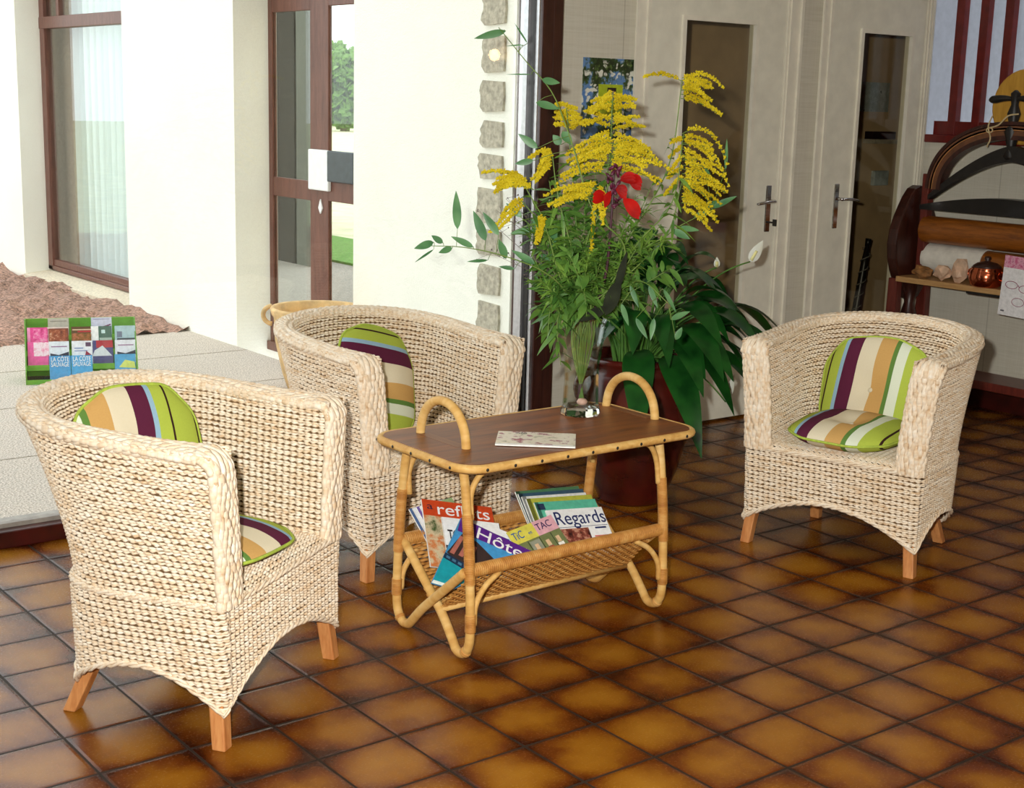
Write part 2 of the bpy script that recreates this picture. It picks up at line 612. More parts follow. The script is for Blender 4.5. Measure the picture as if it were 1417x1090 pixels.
# doors ---------------------------------------------------------------
def inner_door(name, op, leaf, glass, zg, handle_x, handle_dir, key):
    d = empty(name, (leaf[0], YW, 0))
    struct(d)
    ox = -leaf[0]
    # lining and architrave
    fr = MB()
    for a, b, yy in ((op[0], leaf[0] - 0.004, 0.0), (leaf[1] + 0.004, op[1], 0.0)):
        fr.box((a + ox, -0.012, 0), (b + ox, 0.09, ZD))
    fr.box((leaf[0] - 0.004 + ox, -0.012, ZD - 0.05), (leaf[1] + 0.004 + ox, 0.09, ZD))
    for a in (op[0] - 0.012, op[1] - 0.004):
        fr.box((a + ox, -0.022, 0), (a + 0.016 + ox, -0.0125, ZD + 0.01))
    for a in (leaf[0] - 0.03, leaf[1] + 0.016):
        fr.box((a + ox, -0.019, 0), (a + 0.012 + ox, -0.0125, ZD - 0.03))
    fr.build('door_frame', MT['trim_paint'], d)
    lf = MB()
    L = leaf[1] - leaf[0]
    g0, g1 = glass[0] + ox, glass[1] + ox
    y0, y1 = -0.004, 0.036
    zt = ZD - 0.055
    lf.box((0, y0, 0.012), (g0, y1, zt))
    lf.box((g1, y0, 0.012), (L, y1, zt))
    lf.box((g0, y0, 0.012), (g1, y1, zg[0]))
    lf.box((g0, y0, zg[1]), (g1, y1, zt))
    lf.build('door_leaf', MT['door_paint'], d)
    bd = MB()
    for a, b, c, e in ((g0 - 0.012, g0 + 0.008, zg[0] - 0.012, zg[1] + 0.012), (g1 - 0.008, g1 + 0.012, zg[0] - 0.012, zg[1] + 0.012),
                       (g0 + 0.008, g1 - 0.008, zg[0] - 0.012, zg[0] + 0.008), (g0 + 0.008, g1 - 0.008, zg[1] - 0.008, zg[1] + 0.012)):
        bd.box((a, -0.014, c), (b, 0.004, e))
    bd.build('glazing_bead', MT['trim_paint'], d)
    MB().box((g0, 0.012, zg[0]), (g1, 0.018, zg[1])).build('glass_pane', MT['glass_dim'], d)
    hx = handle_x + ox
    pl = MB().box((hx - 0.017, -0.012, 0.855), (hx + 0.017, -0.004, 1.065)).build('handle_plate', MT['chrome'], d, bevel=0.004)
    hd = MB()
    s = handle_dir
    hd.tube([(hx, -0.01, 0.995), (hx, -0.05, 0.995)], 0.008, 10)
    hd.tube(smooth_path([(hx, -0.05, 0.995), (hx + s * 0.03, -0.056, 0.995), (hx + s * 0.075, -0.056, 0.992), (hx + s * 0.115, -0.05, 0.985)], 12), [0.009] * 9 + [0.0085, 0.008, 0.006], 10, flat=0.8)
    hd.build('handle', MT['chrome'], d, smooth=True)
    if key:
        k = MB()
        k.tube([(hx, -0.012, 0.90), (hx, -0.045, 0.90)], 0.004, 8)
        k.box((hx - 0.002, -0.065, 0.885), (hx + 0.002, -0.043, 0.915))
        k.build('key', MT['iron'], d)
    return d
inner_door('door_1', DL, (3.295, 4.115), (3.485, 3.925), (0.442, 1.768), 4.064, -1, True)
inner_door('door_2', DR, (4.43, 5.115), (4.643, 5.02), (0.40, 1.770), 4.535, 1, False)

# dim room behind the doors
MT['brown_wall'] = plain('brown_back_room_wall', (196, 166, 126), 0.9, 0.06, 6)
w = MB()
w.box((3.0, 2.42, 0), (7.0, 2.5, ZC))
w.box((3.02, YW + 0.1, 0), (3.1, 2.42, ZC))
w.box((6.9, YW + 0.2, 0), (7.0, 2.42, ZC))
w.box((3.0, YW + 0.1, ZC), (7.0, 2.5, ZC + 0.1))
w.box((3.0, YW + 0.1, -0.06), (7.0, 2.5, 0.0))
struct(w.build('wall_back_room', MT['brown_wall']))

# hall glazing --------------------------------------------------------
gz = struct(empty('window_1', (0, YG, 0)))
MB().box((-3.6, 0.0, 0.0), (2.600, 0.115, 0.056)).build('step', MT['curb'], gz, bevel=0.004)
MB().box((-3.6, 0.04, 0.056), (2.600, 0.105, 0.070)).build('bottom_rail', plain('weathered_sill', (150, 142, 134), 0.6, 0.1, 30), gz)
p = MB()
p.box((2.598, 0.045, 0), (2.610, 0.09, ZC))
p.box((2.615, 0.0, 0), (2.626, 0.09, ZC))
p.build('glazing_channel', MT['alu'], gz)
MB().box((2.610, 0.02, 0), (2.615, 0.088, ZC)).build('gasket', MT['black'], gz)
p = MB()
p.box((2.626, -0.01, 0), (2.680, 0.14, ZC))
p.box((2.684, -0.004, 0), (2.730, 0.14, ZC))
p.box((2.680, 0.0, 0), (2.684, 0.14, ZC))
p.build('corner_post', MT['dark_frame'], gz, bevel=0.003)
MB().box((-3.6, 0.0, ZC - 0.1), (2.64, 0.11, ZC)).build('head_rail', MT['dark_frame'], gz)
MB().box((-0.9, 0.0, 0.07), (-0.82, 0.11, ZC - 0.1)).build('mullion', MT['dark_frame'], gz)
MB().box((-3.58, 0.068, 0.066), (2.600, 0.076, ZC - 0.08)).build('glass_pane', MT['glass'], gz)

# garden wing: rendered wall with a door and a window ------------------
w = MB()
for y0, y1 in ((YW + 0.1, 2.62), (3.82, 5.27), (7.13, 9.6)):
    w.box((XE, y0, -0.05), (XE + 0.255, y1, 3.0))
w.box((XE, 2.62, 2.2), (XE + 0.255, 3.82, 3.0))
w.box((XE, 5.27, 2.25), (XE + 0.255, 7.13, 3.0))
wex = struct(w.build('wall_garden', MT['white_render']))
q = MB()
z = -0.02
rs = random.Random(3)
while z < 2.9:
    h = rs.uniform(0.10, 0.15)
    yl = 1.615 + rs.uniform(-0.012, 0.02)
    n = 7
    poly = [(1.47, z), (1.47 + rs.uniform(0, 0.006), z + h)]
    poly = [(1.475, z + 0.006), (1.47, z + h * 0.5), (1.475, z + h - 0.006)]
    for i in range(n):
        poly.append((yl + rs.uniform(-0.009, 0.009) - (0.014 if i in (0, n - 1) else 0), z + h - h * i / (n - 1)))
    q.prism(poly, XE - 0.012, XE + 0.01, 'YZ')
    z += h + rs.uniform(0.022, 0.045)
q.build('quoin_stone', MT['stone'], wex, fix=True)
sl = MB()
sl.prism([(XE - 0.015, 0.02), (XE - 0.015, 0.090), (XE + 0.24, 0.118), (XE + 0.24, 0.02)], 5.27, 7.13, 'XZ')
sl.build('sill', plain('sill_render', (214, 200, 176), 0.9, 0.1, 60), wex, fix=True)

# window of the wing
wd = struct(empty('window_2', (2.88, 5.27, 0)))
fr = MB()
fr.box((-0.03, -0.02, 0.118), (0.03, 1.88, 0.150))
fr.box((-0.02, 0.0, 0.150), (0.03, 1.86, 0.195))
fr.box((-0.03, 1.775, 0.118), (0.03, 1.86, 2.25))
fr.box((-0.03, 0.0, 0.118), (0.03, 0.07, 2.25))
fr.box((-0.035, 0.0, 1.815), (0.03, 1.86, 1.895))
fr.box((-0.022, 1.50, 1.895), (0.022, 1.55, 2.25))
fr.build('window_frame', MT['red_wood'], wd, bevel=0.004)
MB().box((-0.005, 0.07, 0.195), (0.003, 1.775, 1.815)).build('glass_pane', MT['glass'], wd)
MB().box((-0.005, 0.07, 1.895), (0.003, 1.775, 2.25)).build('transom_pane', MT['glass'], wd)
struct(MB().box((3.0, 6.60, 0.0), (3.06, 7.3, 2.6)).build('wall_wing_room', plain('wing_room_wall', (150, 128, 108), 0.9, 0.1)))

MT['curtain'] = None
t = NT('sheer_voile')
t.set(rgb(236, 244, 244), 0.9, spec=0.1)
ts = t.n('ShaderNodeBsdfTranslucent')
ts.inputs[0].default_value = rgb(232, 244, 246)
tp = t.n('ShaderNodeBsdfTransparent')
m1 = t.n('ShaderNodeMixShader')
m1.inputs[0].default_value = 0.45
t.l(t.b.outputs[0], m1.inputs[1])
t.l(ts.outputs[0], m1.inputs[2])
m2 = t.n('ShaderNodeMixShader')
m2.inputs[0].default_value = 0.12
t.l(m1.outputs[0], m2.inputs[1])
t.l(tp.outputs[0], m2.inputs[2])
t.l(m2.outputs[0], t.out.inputs[0])
MT['curtain'] = t.m
cu = MB()
rows = []
for i in range(9):
    zz = 0.10 + (2.35 - 0.10) * i / 8
    rows.append([(2.975 + 0.022 * math.sin(j * 0.62 + 0.5 * math.sin(j * 0.13)) * (1.15 - 0.3 * i / 8) + 0.006 * math.sin(j * 1.7 + i * 0.3), 5.2 + 1.58 * j / 150, zz) for j in range(151)])
cu.grid(rows)
tag(cu.build('curtain', MT['curtain'], smooth=True), 'sheer white voile curtain hanging behind the wing window', 'curtain')

# door of the wing
d3 = struct(empty('door_3', (2.90, 2.62, 0)))
fr = MB()
fr.box((-0.016, 1.165, ZT), (0.016, 1.21, 2.2))          # left jamb frame
fr.box((-0.04, -0.02, ZT), (0.04, 0.03, 2.2))
fr.box((-0.04, 0, 1.975), (0.04, 1.2, 2.2))
fr.box((-0.04, 0, ZT - 0.03), (0.04, 1.2, ZT + 0.02))
fr.build('door_frame', MT['red_wood'], d3, bevel=0.004)
lf = MB()
y_l1, y_l0 = 1.165, 0.775      # side light
y_s0 = 0.585                    # right edge of the meeting stile
lf.box((-0.012, y_s0, ZT + 0.02), (0.012, 0.765, 1.985))
lf.box((-0.012, 0.765, 1.83), (0.012, y_l1, 1.985))
lf.box((-0.012, 0.765, 0.875), (0.012, y_l1, 0.975))
lf.box((-0.012, 0.765, ZT + 0.02), (0.012, y_l1, 0.2))
lf.box((-0.012, 0.03, 1.845), (0.012, y_s0, 1.985))
lf.box((-0.012, 0.03, 0.885), (0.012, y_s0, 0.985))
lf.box((-0.012, 0.03, ZT + 0.02), (0.012, y_s0, 0.2))
lf.build('door_leaf', MT['red_wood'], d3, bevel=0.003)
gl = MB()
gl.box((-0.004, 0.765, 0.2), (0.004, y_l1, 0.875))
gl.box((-0.004, 0.765, 0.975), (0.004, y_l1, 1.83))
gl.box((-0.004, 0.03, 0.2), (0.004, y_s0, 0.885))
gl.box((-0.004, 0.03, 0.985), (0.004, y_s0, 1.845))
gl.build('glass_pane', MT['glass'], d3)
MB().box((-0.034, 0.552, 0.935), (-0.012, 0.752, 1.14)).build('handle_plate', MT['white_plastic'], d3, bevel=0.006)
MB().box((-0.040, 0.30, 0.985), (-0.012, 0.552, 1.14)).build('pull_handle', plain('dark_grey_metal', (58, 66, 72), 0.35, 0.1), d3, bevel=0.006)
MB().prism([(0.655, 0.815), (0.675, 0.845), (0.655, 0.89), (0.635, 0.845)], -0.018, -0.012, 'YZ').build('keyhole_plate', MT['white_plastic'], d3, fix=True)

# seen through that door
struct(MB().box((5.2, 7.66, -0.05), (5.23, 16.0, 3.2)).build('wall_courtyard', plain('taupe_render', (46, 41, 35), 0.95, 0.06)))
a0, a1 = at(432, 300, 0, 5.2), at(408, 300, 0, 5.2)
struct(MB().box((5.2, a0[1], -0.05), (5.23, a1[1], 3.2)).build('wall_pillar', plain('pale_pillar_render', (112, 114, 104), 0.95, 0.05)))

# grounds -------------------------------------------------------------
struct(MB().box((-6, YG + 0.115, -0.1), (XE, 4.42, ZT)).build('floor_terrace', MT['terrace']))
jn = MB()
for xx in (-1.3, 0.2, 1.7):
    jn.box((xx, YG + 0.13, ZT - 0.01), (xx + 0.008, 4.42, ZT + 0.0012))
for yy in (2.05, 2.9, 3.7):
    jn.box((-6, yy, ZT - 0.01), (XE, yy + 0.008, ZT + 0.0012))
struct(jn.build('trim_2', plain('slab_joint', (150, 140, 124), 1.0)))
ml = MB()
rm = random.Random(5)
NX, NY = 120, 70
rows = []
for j in range(NY + 1):
    yy = 4.40 + 5.4 * j / NY
    rows.append([(-4 + (XE + 4.0) * i / NX, yy + rm.uniform(-0.02, 0.02), ZT - 0.015 + rm.random() * 0.045 + (0.02 if j > 1 else 0) + 0.015 * math.sin(i * 0.3) * math.sin(j * 0.4)) for i in range(NX + 1)])
ml.grid(rows)
struct(MB().box((-6, 4.42, -0.1), (XE, 9.8, 0.03)).build('floor_bed', MT['mulch']))
mo = ml.build('bark_mulch', MT['mulch'])
tag(mo, 'pinkish brown bark mulch bed along the white wall beyond the terrace', 'mulch', kind='stuff')
x_a = at(475, 362, 2, 0)[0]
x_b = at(475, 328, 2, 0)[0]
struct(MB().box((XE + 0.32, 2.5, -0.12), (x_a, 40, -0.02)).build('floor_gravel', plain('grey_gravel', (150, 142, 132), 1.0, 0.25, 120)))
gr = MB().box((x_a, 3.3, -0.12), (x_b, 60, 0.0)).build('lawn', plain('mown_grass', (104, 150, 62), 1.0, 0.2, 40))  # shaded strip of the lawn, set apart by its greener colour
tag(gr, 'bright green mown grass strip seen through the wing door', 'grass', kind='stuff')
struct(MB().box((x_b, -20, -0.12), (90, 110, -0.01)).build('floor_lawn_sunlit', plain('sunlit_lawn_pale', (222, 216, 178), 1.0, 0.08, 3)))  # rest of the lawn, strong sunlight painted in as a pale colour
struct(MB().box((-60, 9.8, -0.2), (XE + 0.32, 60, -0.03)).build('floor_garden', plain('garden_ground', (190, 190, 150), 1.0, 0.15, 3)))

MT['tree_leaf'] = leaf_mat('far_tree_leaves', (96, 140, 62), (150, 186, 92), 0.6, 0.3)
MT['trunk'] = plain('tree_bark', (110, 92, 72), 0.95, 0.2, 8)
def far_tree(x, y, h, r, label, seed):
    rr = random.Random(seed)
    root = empty('garden_tree', (x, y, 0))
    tag(root, label, 'tree', 'far trees beyond the drive')
    MB().tube([(0, 0, -0.1), (0.05, 0, h * 0.3), (0, 0.1, h * 0.7)], [0.2, 0.16, 0.06], 8).build('trunk', MT['trunk'], root)
    c = MB()
    for k in range(2600):
        a, b = rr.uniform(0, 2 * PI), rr.uniform(-1, 1)
        s = (rr.random() ** 0.4)
        R = r * s * (1 + 0.25 * math.sin(3 * a) * math.cos(2 * b * 3))
        px_, py_ = R * math.cos(a) * math.sqrt(1 - b * b), R * math.sin(a) * math.sqrt(1 - b * b)
        pz_ = h * 0.52 + b * h * 0.5 * s
        d = Vector((rr.uniform(-1, 1), rr.uniform(-1, 1), rr.uniform(-1, 1))).normalized() * rr.uniform(0.12, 0.24)
        e = d.orthogonal().normalized() * d.length * 0.7
        p = Vector((px_, py_, max(0.1, pz_)))
        c.add([p - d, p + e, p + d, p - e], [(0, 1, 2, 3)])
    c.build('crown', MT['tree_leaf'], root)
for i, (px_, dep, h, r) in enumerate(((446, 64, 3.4, 1.0), (477, 57, 3.1, 1.0), (506, 68, 3.9, 1.1), (466, 78, 4.2, 1.1))):
    p = at_depth(px_, 180, dep)
    far_tree(p[0], p[1], h, r, ['far green tree behind the meeting stile of the wing door', 'round green tree far beyond the wing door, framed by its right pane',
                                'green tree hidden by the white wall right of the wing door', 'farthest leafy tree, behind the round one in the wing door pane'][i], 20 + i)

# ================================================================== WICKER ARMCHAIRS
Z0, ZF, ZB = 0.335, 0.675, 0.722     # seat line, rim at the arm fronts, rim at the back
def shell_curve(t, inset=0.0, n=420):
    """plan curve of the shell at level t (0 seat, 1 rim): points from right arm front round the back to the left; front is -Y"""
    w = 0.298 + 0.032 * t ** 1.4
    d = 0.452 + 0.158 * t ** 1.5
    y0 = 0.20 + 0.06 * t
    e = 2.0 / (3.1 - 0.65 * t)
    pts = [(w, y) for y in np.linspace(0, y0, 90, endpoint=False)]
    for th in np.linspace(0, PI, 500):
        c, s = math.cos(th), math.sin(th)
        pts.append((math.copysign(abs(c) ** e * w, c), y0 + abs(s) ** e * (d - y0)))
    pts += [(-w, y) for y in np.linspace(y0, 0, 91)[1:]]
    P = np.array(pts)
    L = np.concatenate([[0], np.cumsum(np.linalg.norm(np.diff(P, axis=0), axis=1))])
    s = np.linspace(0, L[-1], n)
    return np.stack([np.interp(s, L, P[:, 0]), np.interp(s, L, P[:, 1])], 1), L[-1]
def normals2d(P, closed=False):
    if closed:
        T = np.roll(P, -1, 0) - np.roll(P, 1, 0)
    else:
        T = np.gradient(P, axis=0)
    T /= np.linalg.norm(T, axis=1)[:, None] + 1e-9
    return np.stack([T[:, 1], -T[:, 0]], 1)
def rim_z(a):
    a = np.clip(a, 0, 1)
    return ZF + (ZB - ZF) * (a * a * (3 - 2 * a))
def thick(a):
    return 0.050 + 0.034 * np.clip(1 - a / 0.55, 0, 1) ** 1.2

def weave_rows(rows, a=0.0028, b=0.0038, amp=0.0022, sides=6, pair=True):
    """rows: list of (P n x 3, N n x 3, U n x 3, phase array n, mask n); builds strands"""
    Vs, Fs, UVs = [], [], []
    base = 0
    ang = np.arange(sides) * 2 * PI / sides
    for r, (P, N, U, ph, mask) in enumerate(rows):
        n = len(P)
        off = amp * np.cos(ph)
        jit = 1 + 0.08 * NR.standard_normal(n)
        bb = b * jit
        wob = 0.0009 * np.convolve(NR.standard_normal(n), np.ones(9) / 4.0, 'same')
        if pair:
            # strands laid in twisted pairs: small eyes open between the pairs at every stake
            g = (1 - np.cos(ph)) / 2
            g = g ** 2.2
            wob = wob + (1 if r % 2 == 0 else -1) * (0.0013 * g + 0.0003) * UPS
            bb = bb * (1 - 0.34 * g)
        C = P + N * off[:, None] + U * wob[:, None]
        R = C[:, None, :] + N[:, None, :] * (a * np.cos(ang))[None, :, None] + U[:, None, :] * (bb[:, None] * np.sin(ang)[None, :])[:, :, None]
        Vs.append(R.reshape(-1, 3))
        seg = np.linalg.norm(np.diff(P, axis=0), axis=1)
        L = np.concatenate([[0], np.cumsum(seg)]) + NR.uniform(0, 20)
        UVs.append(np.stack([np.repeat(L, sides), np.repeat(np.full(n, r * 1.37), sides)], 1))
        idx = np.where(mask[:-1] & mask[1:])[0]
        k = np.arange(sides)
        q = np.stack([idx[:, None] * sides + k, idx[:, None] * sides + (k + 1) % sides, (idx[:, None] + 1) * sides + (k + 1) % sides, (idx[:, None] + 1) * sides + k], -1).reshape(-1, 4)
        Fs.append(q + base)
        base += n * sides
    return np.concatenate(Vs), np.concatenate(Fs), np.concatenate(UVs)
def grid_faces(nr, nc, base=0):
    i, j = np.meshgrid(np.arange(nr - 1), np.arange(nc - 1), indexing='ij')
    a = i * nc + j
    return np.stack([a, a + 1, a + nc + 1, a + nc], -1).reshape(-1, 4) + base

PITCHW, STAKE, UPS = 0.0068, 0.0195, 1.0
def build_shell_mesh():
    rows = []
    coreV, coreF = [], []
    nc = 560
    nrow = int(0.352 / PITCHW)
    for side in (1, -1):
        core = []
        for r in range(nrow + 1):
            t = r / nrow
            P2, L = shell_curve(t, n=nc)
            N2 = normals2d(P2)
            u = np.linspace(0, 1, nc)
            a = 1 - np.abs(2 * u - 1)
            z = Z0 + t * (rim_z(a) - Z0)
            off = 0.0 if side == 1 else -thick(a)
            Q2 = P2 + N2 * (np.zeros(nc) + off)[:, None]
            if side == -1:
                # keep the inner corner clean
                Q2[:, 0] = np.clip(Q2[:, 0], -1, 1)
            P = np.column_stack([Q2, z])
            N = np.column_stack([N2, np.zeros(nc)]) * side
            U = np.tile(np.array([0, 0, 1.0]), (nc, 1))
            s = u * L
            ph = 2 * PI * s / STAKE + 0.5 * math.sin(r * 1.7)
            rows.append((P, N, U, ph, np.ones(nc, bool)))
            if r % 4 == 0 or r == nrow:
                core.append(np.column_stack([P2 + N2 * ((-0.006 if side == 1 else 0.006) + np.zeros(nc) + off)[:, None], z])[::4])
        coreV.append(np.array(core))
    V, F, uv = weave_rows(rows)
    mi = np.zeros(len(F))
    for c in coreV:
        nr, ncc = c.shape[:2]
        f = grid_faces(nr, ncc, len(V))
        V = np.concatenate([V, c.reshape(-1, 3)])
        uv = np.concatenate([uv, np.zeros((nr * ncc, 2))])
        F = np.concatenate([F, f])
        mi = np.concatenate([mi, np.ones(len(f))])
    return np_mesh('backrest', V, F, uv, [MT['wicker'], MT['wicker_core']], mi)

def rim_section(path, nrm, latdir, th, bulge, strands=22, rad=0.0064, pitch=0.62, front_only=False):
    """twisted strands laid round an oval core along path; nrm = outward bulge direction, latdir = across the shell"""
    n = len(path)
    Vs, Fs, UVs = [], [], []
    sides = 6
    seg = np.linalg.norm(np.diff(path, axis=0), axis=1)
    L = np.concatenate([[0], np.cumsum(seg)])
    base = 0
    ang = np.arange(sides) * 2 * PI / sides
    for k in range(strands):
        wig = 0.13 * np.sin(2 * PI * L / 0.06 + k * 2.4)
        ph = 2 * PI * (k / strands + L / pitch) + wig
        if front_only:
            ph = PI * (k + 0.5) / strands + 0.075 * np.sin(2 * PI * L / 0.075 + k * 2.4)
        C = path + latdir * (np.cos(ph) * (th / 2 - rad * 0.3))[:, None] + nrm * (np.sin(ph) * bulge)[:, None]
        rr = 0.0018 * np.sin(2 * PI * L / 0.041 + k * PI)
        ax = latdir * np.cos(ph)[:, None] + nrm * np.sin(ph)[:, None]
        C = C + ax * rr[:, None]
        T = np.gradient(C, axis=0)
        T /= np.linalg.norm(T, axis=1)[:, None]
        B = np.cross(T, ax)
        R = C[:, None, :] + ax[:, None, :] * (rad * 0.8 * np.cos(ang))[None, :, None] + B[:, None, :] * (rad * 1.15 * np.sin(ang))[None, :, None]
        Vs.append(R.reshape(-1, 3))
        UVs.append(np.stack([np.repeat(L * 1.5 + k * 3, sides), np.repeat(np.full(n, k * 1.7 + 80), sides)], 1))
        i = np.arange(n - 1)[:, None]
        j = np.arange(sides)
        Fs.append(np.stack([i * sides + j, i * sides + (j + 1) % sides, (i + 1) * sides + (j + 1) % sides, (i + 1) * sides + j], -1).reshape(-1, 4) + base)
        base += n * sides
    return np.concatenate(Vs), np.concatenate(Fs), np.concatenate(UVs)

def build_rim_meshes():
    """one continuous braided border: up the right arm front, round the rim, down the left arm front"""
    nc = 420
    P2, L = shell_curve(1.0, n=nc)
    N2 = normals2d(P2)
    u = np.linspace(0, 1, nc)
    a = 1 - np.abs(2 * u - 1)
    th = thick(a)
    mid = P2 - N2 * (th / 2)[:, None]
    z = rim_z(a) - 0.012
    top = np.column_stack([mid, z])
    lat_top = np.column_stack([N2, np.zeros(nc)])
    sel = np.where((mid[:, 1] > 0.03))[0]
    rimp = top[sel]
    rim = rim_section(rimp, np.tile([0, 0, 1.0], (len(sel), 1)), lat_top[sel], th[sel] + 0.006, np.full(len(sel), 0.017))
    posts = []
    for s in (1, -1):
        w0 = 0.298 - 0.042
        w1 = 0.330 - 0.042
        pts, nr = [], []
        for zz in np.linspace(0.325, ZF - 0.045, 60):
            t = np.clip((zz - Z0) / (ZF - Z0), 0, 1)
            wc = 0.298 + 0.032 * t ** 1.4 - 0.042
            pts.append((s * wc, 0.004, zz))
            nr.append((0, -1.0, 0))
        for th_ in np.linspace(0, PI / 2, 16)[1:]:
            pts.append((s * w1, 0.004 + 0.033 * (1 - math.cos(th_)), ZF - 0.045 + 0.033 * math.sin(th_)))
            nr.append((0, -math.cos(th_), math.sin(th_)))
        for yy in np.linspace(0.037, 0.06, 6)[1:]:
            pts.append((s * w1, yy, ZF - 0.012))
            nr.append((0, 0, 1.0))
        pts, nr = np.array(pts), np.array(nr)
        lat = np.tile([s * 1.0, 0, 0], (len(pts), 1))
        posts.append(rim_section(pts, nr, lat, np.full(len(pts), 0.090), np.full(len(pts), 0.017), strands=14, rad=0.0072, front_only=True))
    return rim, posts

def skirt_curve(z, n=620):
    w = 0.300 - 0.010 * (Z0 - z) / 0.25
    d = 0.456 - 0.006 * (Z0 - z) / 0.25
    y0, e = 0.20, 2.0 / 3.4
    pts = [(x, -0.006) for x in np.linspace(-w + 0.022, w - 0.022, 80, endpoint=False)]
    pts += [(w - 0.022 + 0.022 * math.sin(t), 0.016 - 0.022 * math.cos(t)) for t in np.linspace(0, PI / 2, 12, endpoint=False)]
    pts += [(w, y) for y in np.linspace(0.016, y0, 50, endpoint=False)]
    for th in np.linspace(0, PI, 400):
        c, s = math.cos(th), math.sin(th)
        pts.append((math.copysign(abs(c) ** e * w, c), y0 + abs(s) ** e * (d - y0)))
    pts += [(-w, y) for y in np.linspace(y0, 0.016, 50)[1:]]
    pts += [(-w + 0.022 - 0.022 * math.sin(t), 0.016 - 0.022 * math.cos(t)) for t in np.linspace(PI / 2, 0, 13)[1:]]
    P = np.array(pts)
    L = np.concatenate([[0], np.cumsum(np.linalg.norm(np.diff(P, axis=0), axis=1))])
    s = np.linspace(0, L[-1], n)
    return np.stack([np.interp(s, L, P[:, 0]), np.interp(s, L, P[:, 1])], 1), L[-1]
def arch(P2):
    """height of the arched lower edge at each plan point"""
    n = len(P2)
    corners = [(0.292, 0.0), (0.232, 0.405), (-0.232, 0.405), (-0.292, 0.0)]
    ci = [int(np.argmin(np.hypot(P2[:, 0] - cx, P2[:, 1] - cy))) for cx, cy in corners]
    z = np.zeros(n)
    for k in range(n):
        for q in range(4):
            i0, i1 = ci[q], ci[(q + 1) % 4]
            if i1 <= i0:
                i1 += n
            kk = k if k >= i0 else k + n
            if i0 <= kk <= i1:
                f = (kk - i0) / max(1, i1 - i0)
                hgt = 0.098 if q in (3, 1) else 0.088
                z[k] = 0.083 + hgt * max(0, math.sin(PI * f)) ** 0.85
                break
    return z
def build_skirt_mesh():
    rows = []
    nrow = int((Z0 - 0.085) / PITCHW)
    core = []
    for r in range(nrow + 1):
        z = Z0 - r * PITCHW
        P2, L = skirt_curve(z, 700)
        N2 = -normals2d(P2, False)
        # outward = away from the middle
        ctr = P2 - np.array([0, 0.2])
        sg = np.sign((N2 * ctr).sum(1))
        N2 = N2 * sg[:, None]
        zb = arch(P2)
        n = len(P2)
        s = np.linspace(0, L, n)
        rows.append((np.column_stack([P2, np.full(n, z)]), np.column_stack([N2, np.zeros(n)]), np.tile([0, 0, 1.0], (n, 1)), 2 * PI * s / STAKE + 0.5 * math.sin(r * 1.7), z >= zb - 0.002))
    V, F, uv = weave_rows(rows)
    mi = np.zeros(len(F))
    P2, L = skirt_curve(0.2)
    ctr = P2 - np.array([0, 0.2])
    inn = P2 - ctr / np.linalg.norm(ctr, axis=1)[:, None] * 0.007
    zb = arch(P2)
    sel = slice(None, None, 4)
    lo = np.column_stack([inn, zb])[sel]
    hi = np.column_stack([inn, np.full(len(inn), Z0)])[sel]
    f = grid_faces(2, len(lo), len(V))
    V = np.concatenate([V, lo, hi])
    uv = np.concatenate([uv, np.zeros((2 * len(lo), 2))])
    F = np.concatenate([F, f])
    mi = np.concatenate([mi, np.ones(len(f))])
    # twisted border strands along the arched edge and along the seat line
    for off, zz in ((0.0, zb), (0.003, np.full(len(P2), Z0 - 0.004))):
        for k in range(3):
            s = np.linspace(0, L, len(P2))
            outd = ctr / np.linalg.norm(ctr, axis=1)[:, None]
            ph = 2 * PI * (s / 0.085 + k / 3)
            C = np.column_stack([P2 + outd * (off + 0.0045 * np.cos(ph))[:, None], zz + 0.0045 * np.sin(ph)])
            v, ff, uu = weave_rows([(C, np.column_stack([outd, np.zeros(len(s))]), np.tile([0, 0, 1.0], (len(s), 1)), np.full(len(s), PI / 2), np.ones(len(s), bool))], 0.0042, 0.0042, 0, 6, False)
            F = np.concatenate([F, ff + len(V)])
            V = np.concatenate([V, v])
            uv = np.concatenate([uv, uu])
            mi = np.concatenate([mi, np.zeros(len(ff))])
    return np_mesh('skirt', V, F, uv, [MT['wicker'], MT['wicker_core']], mi)
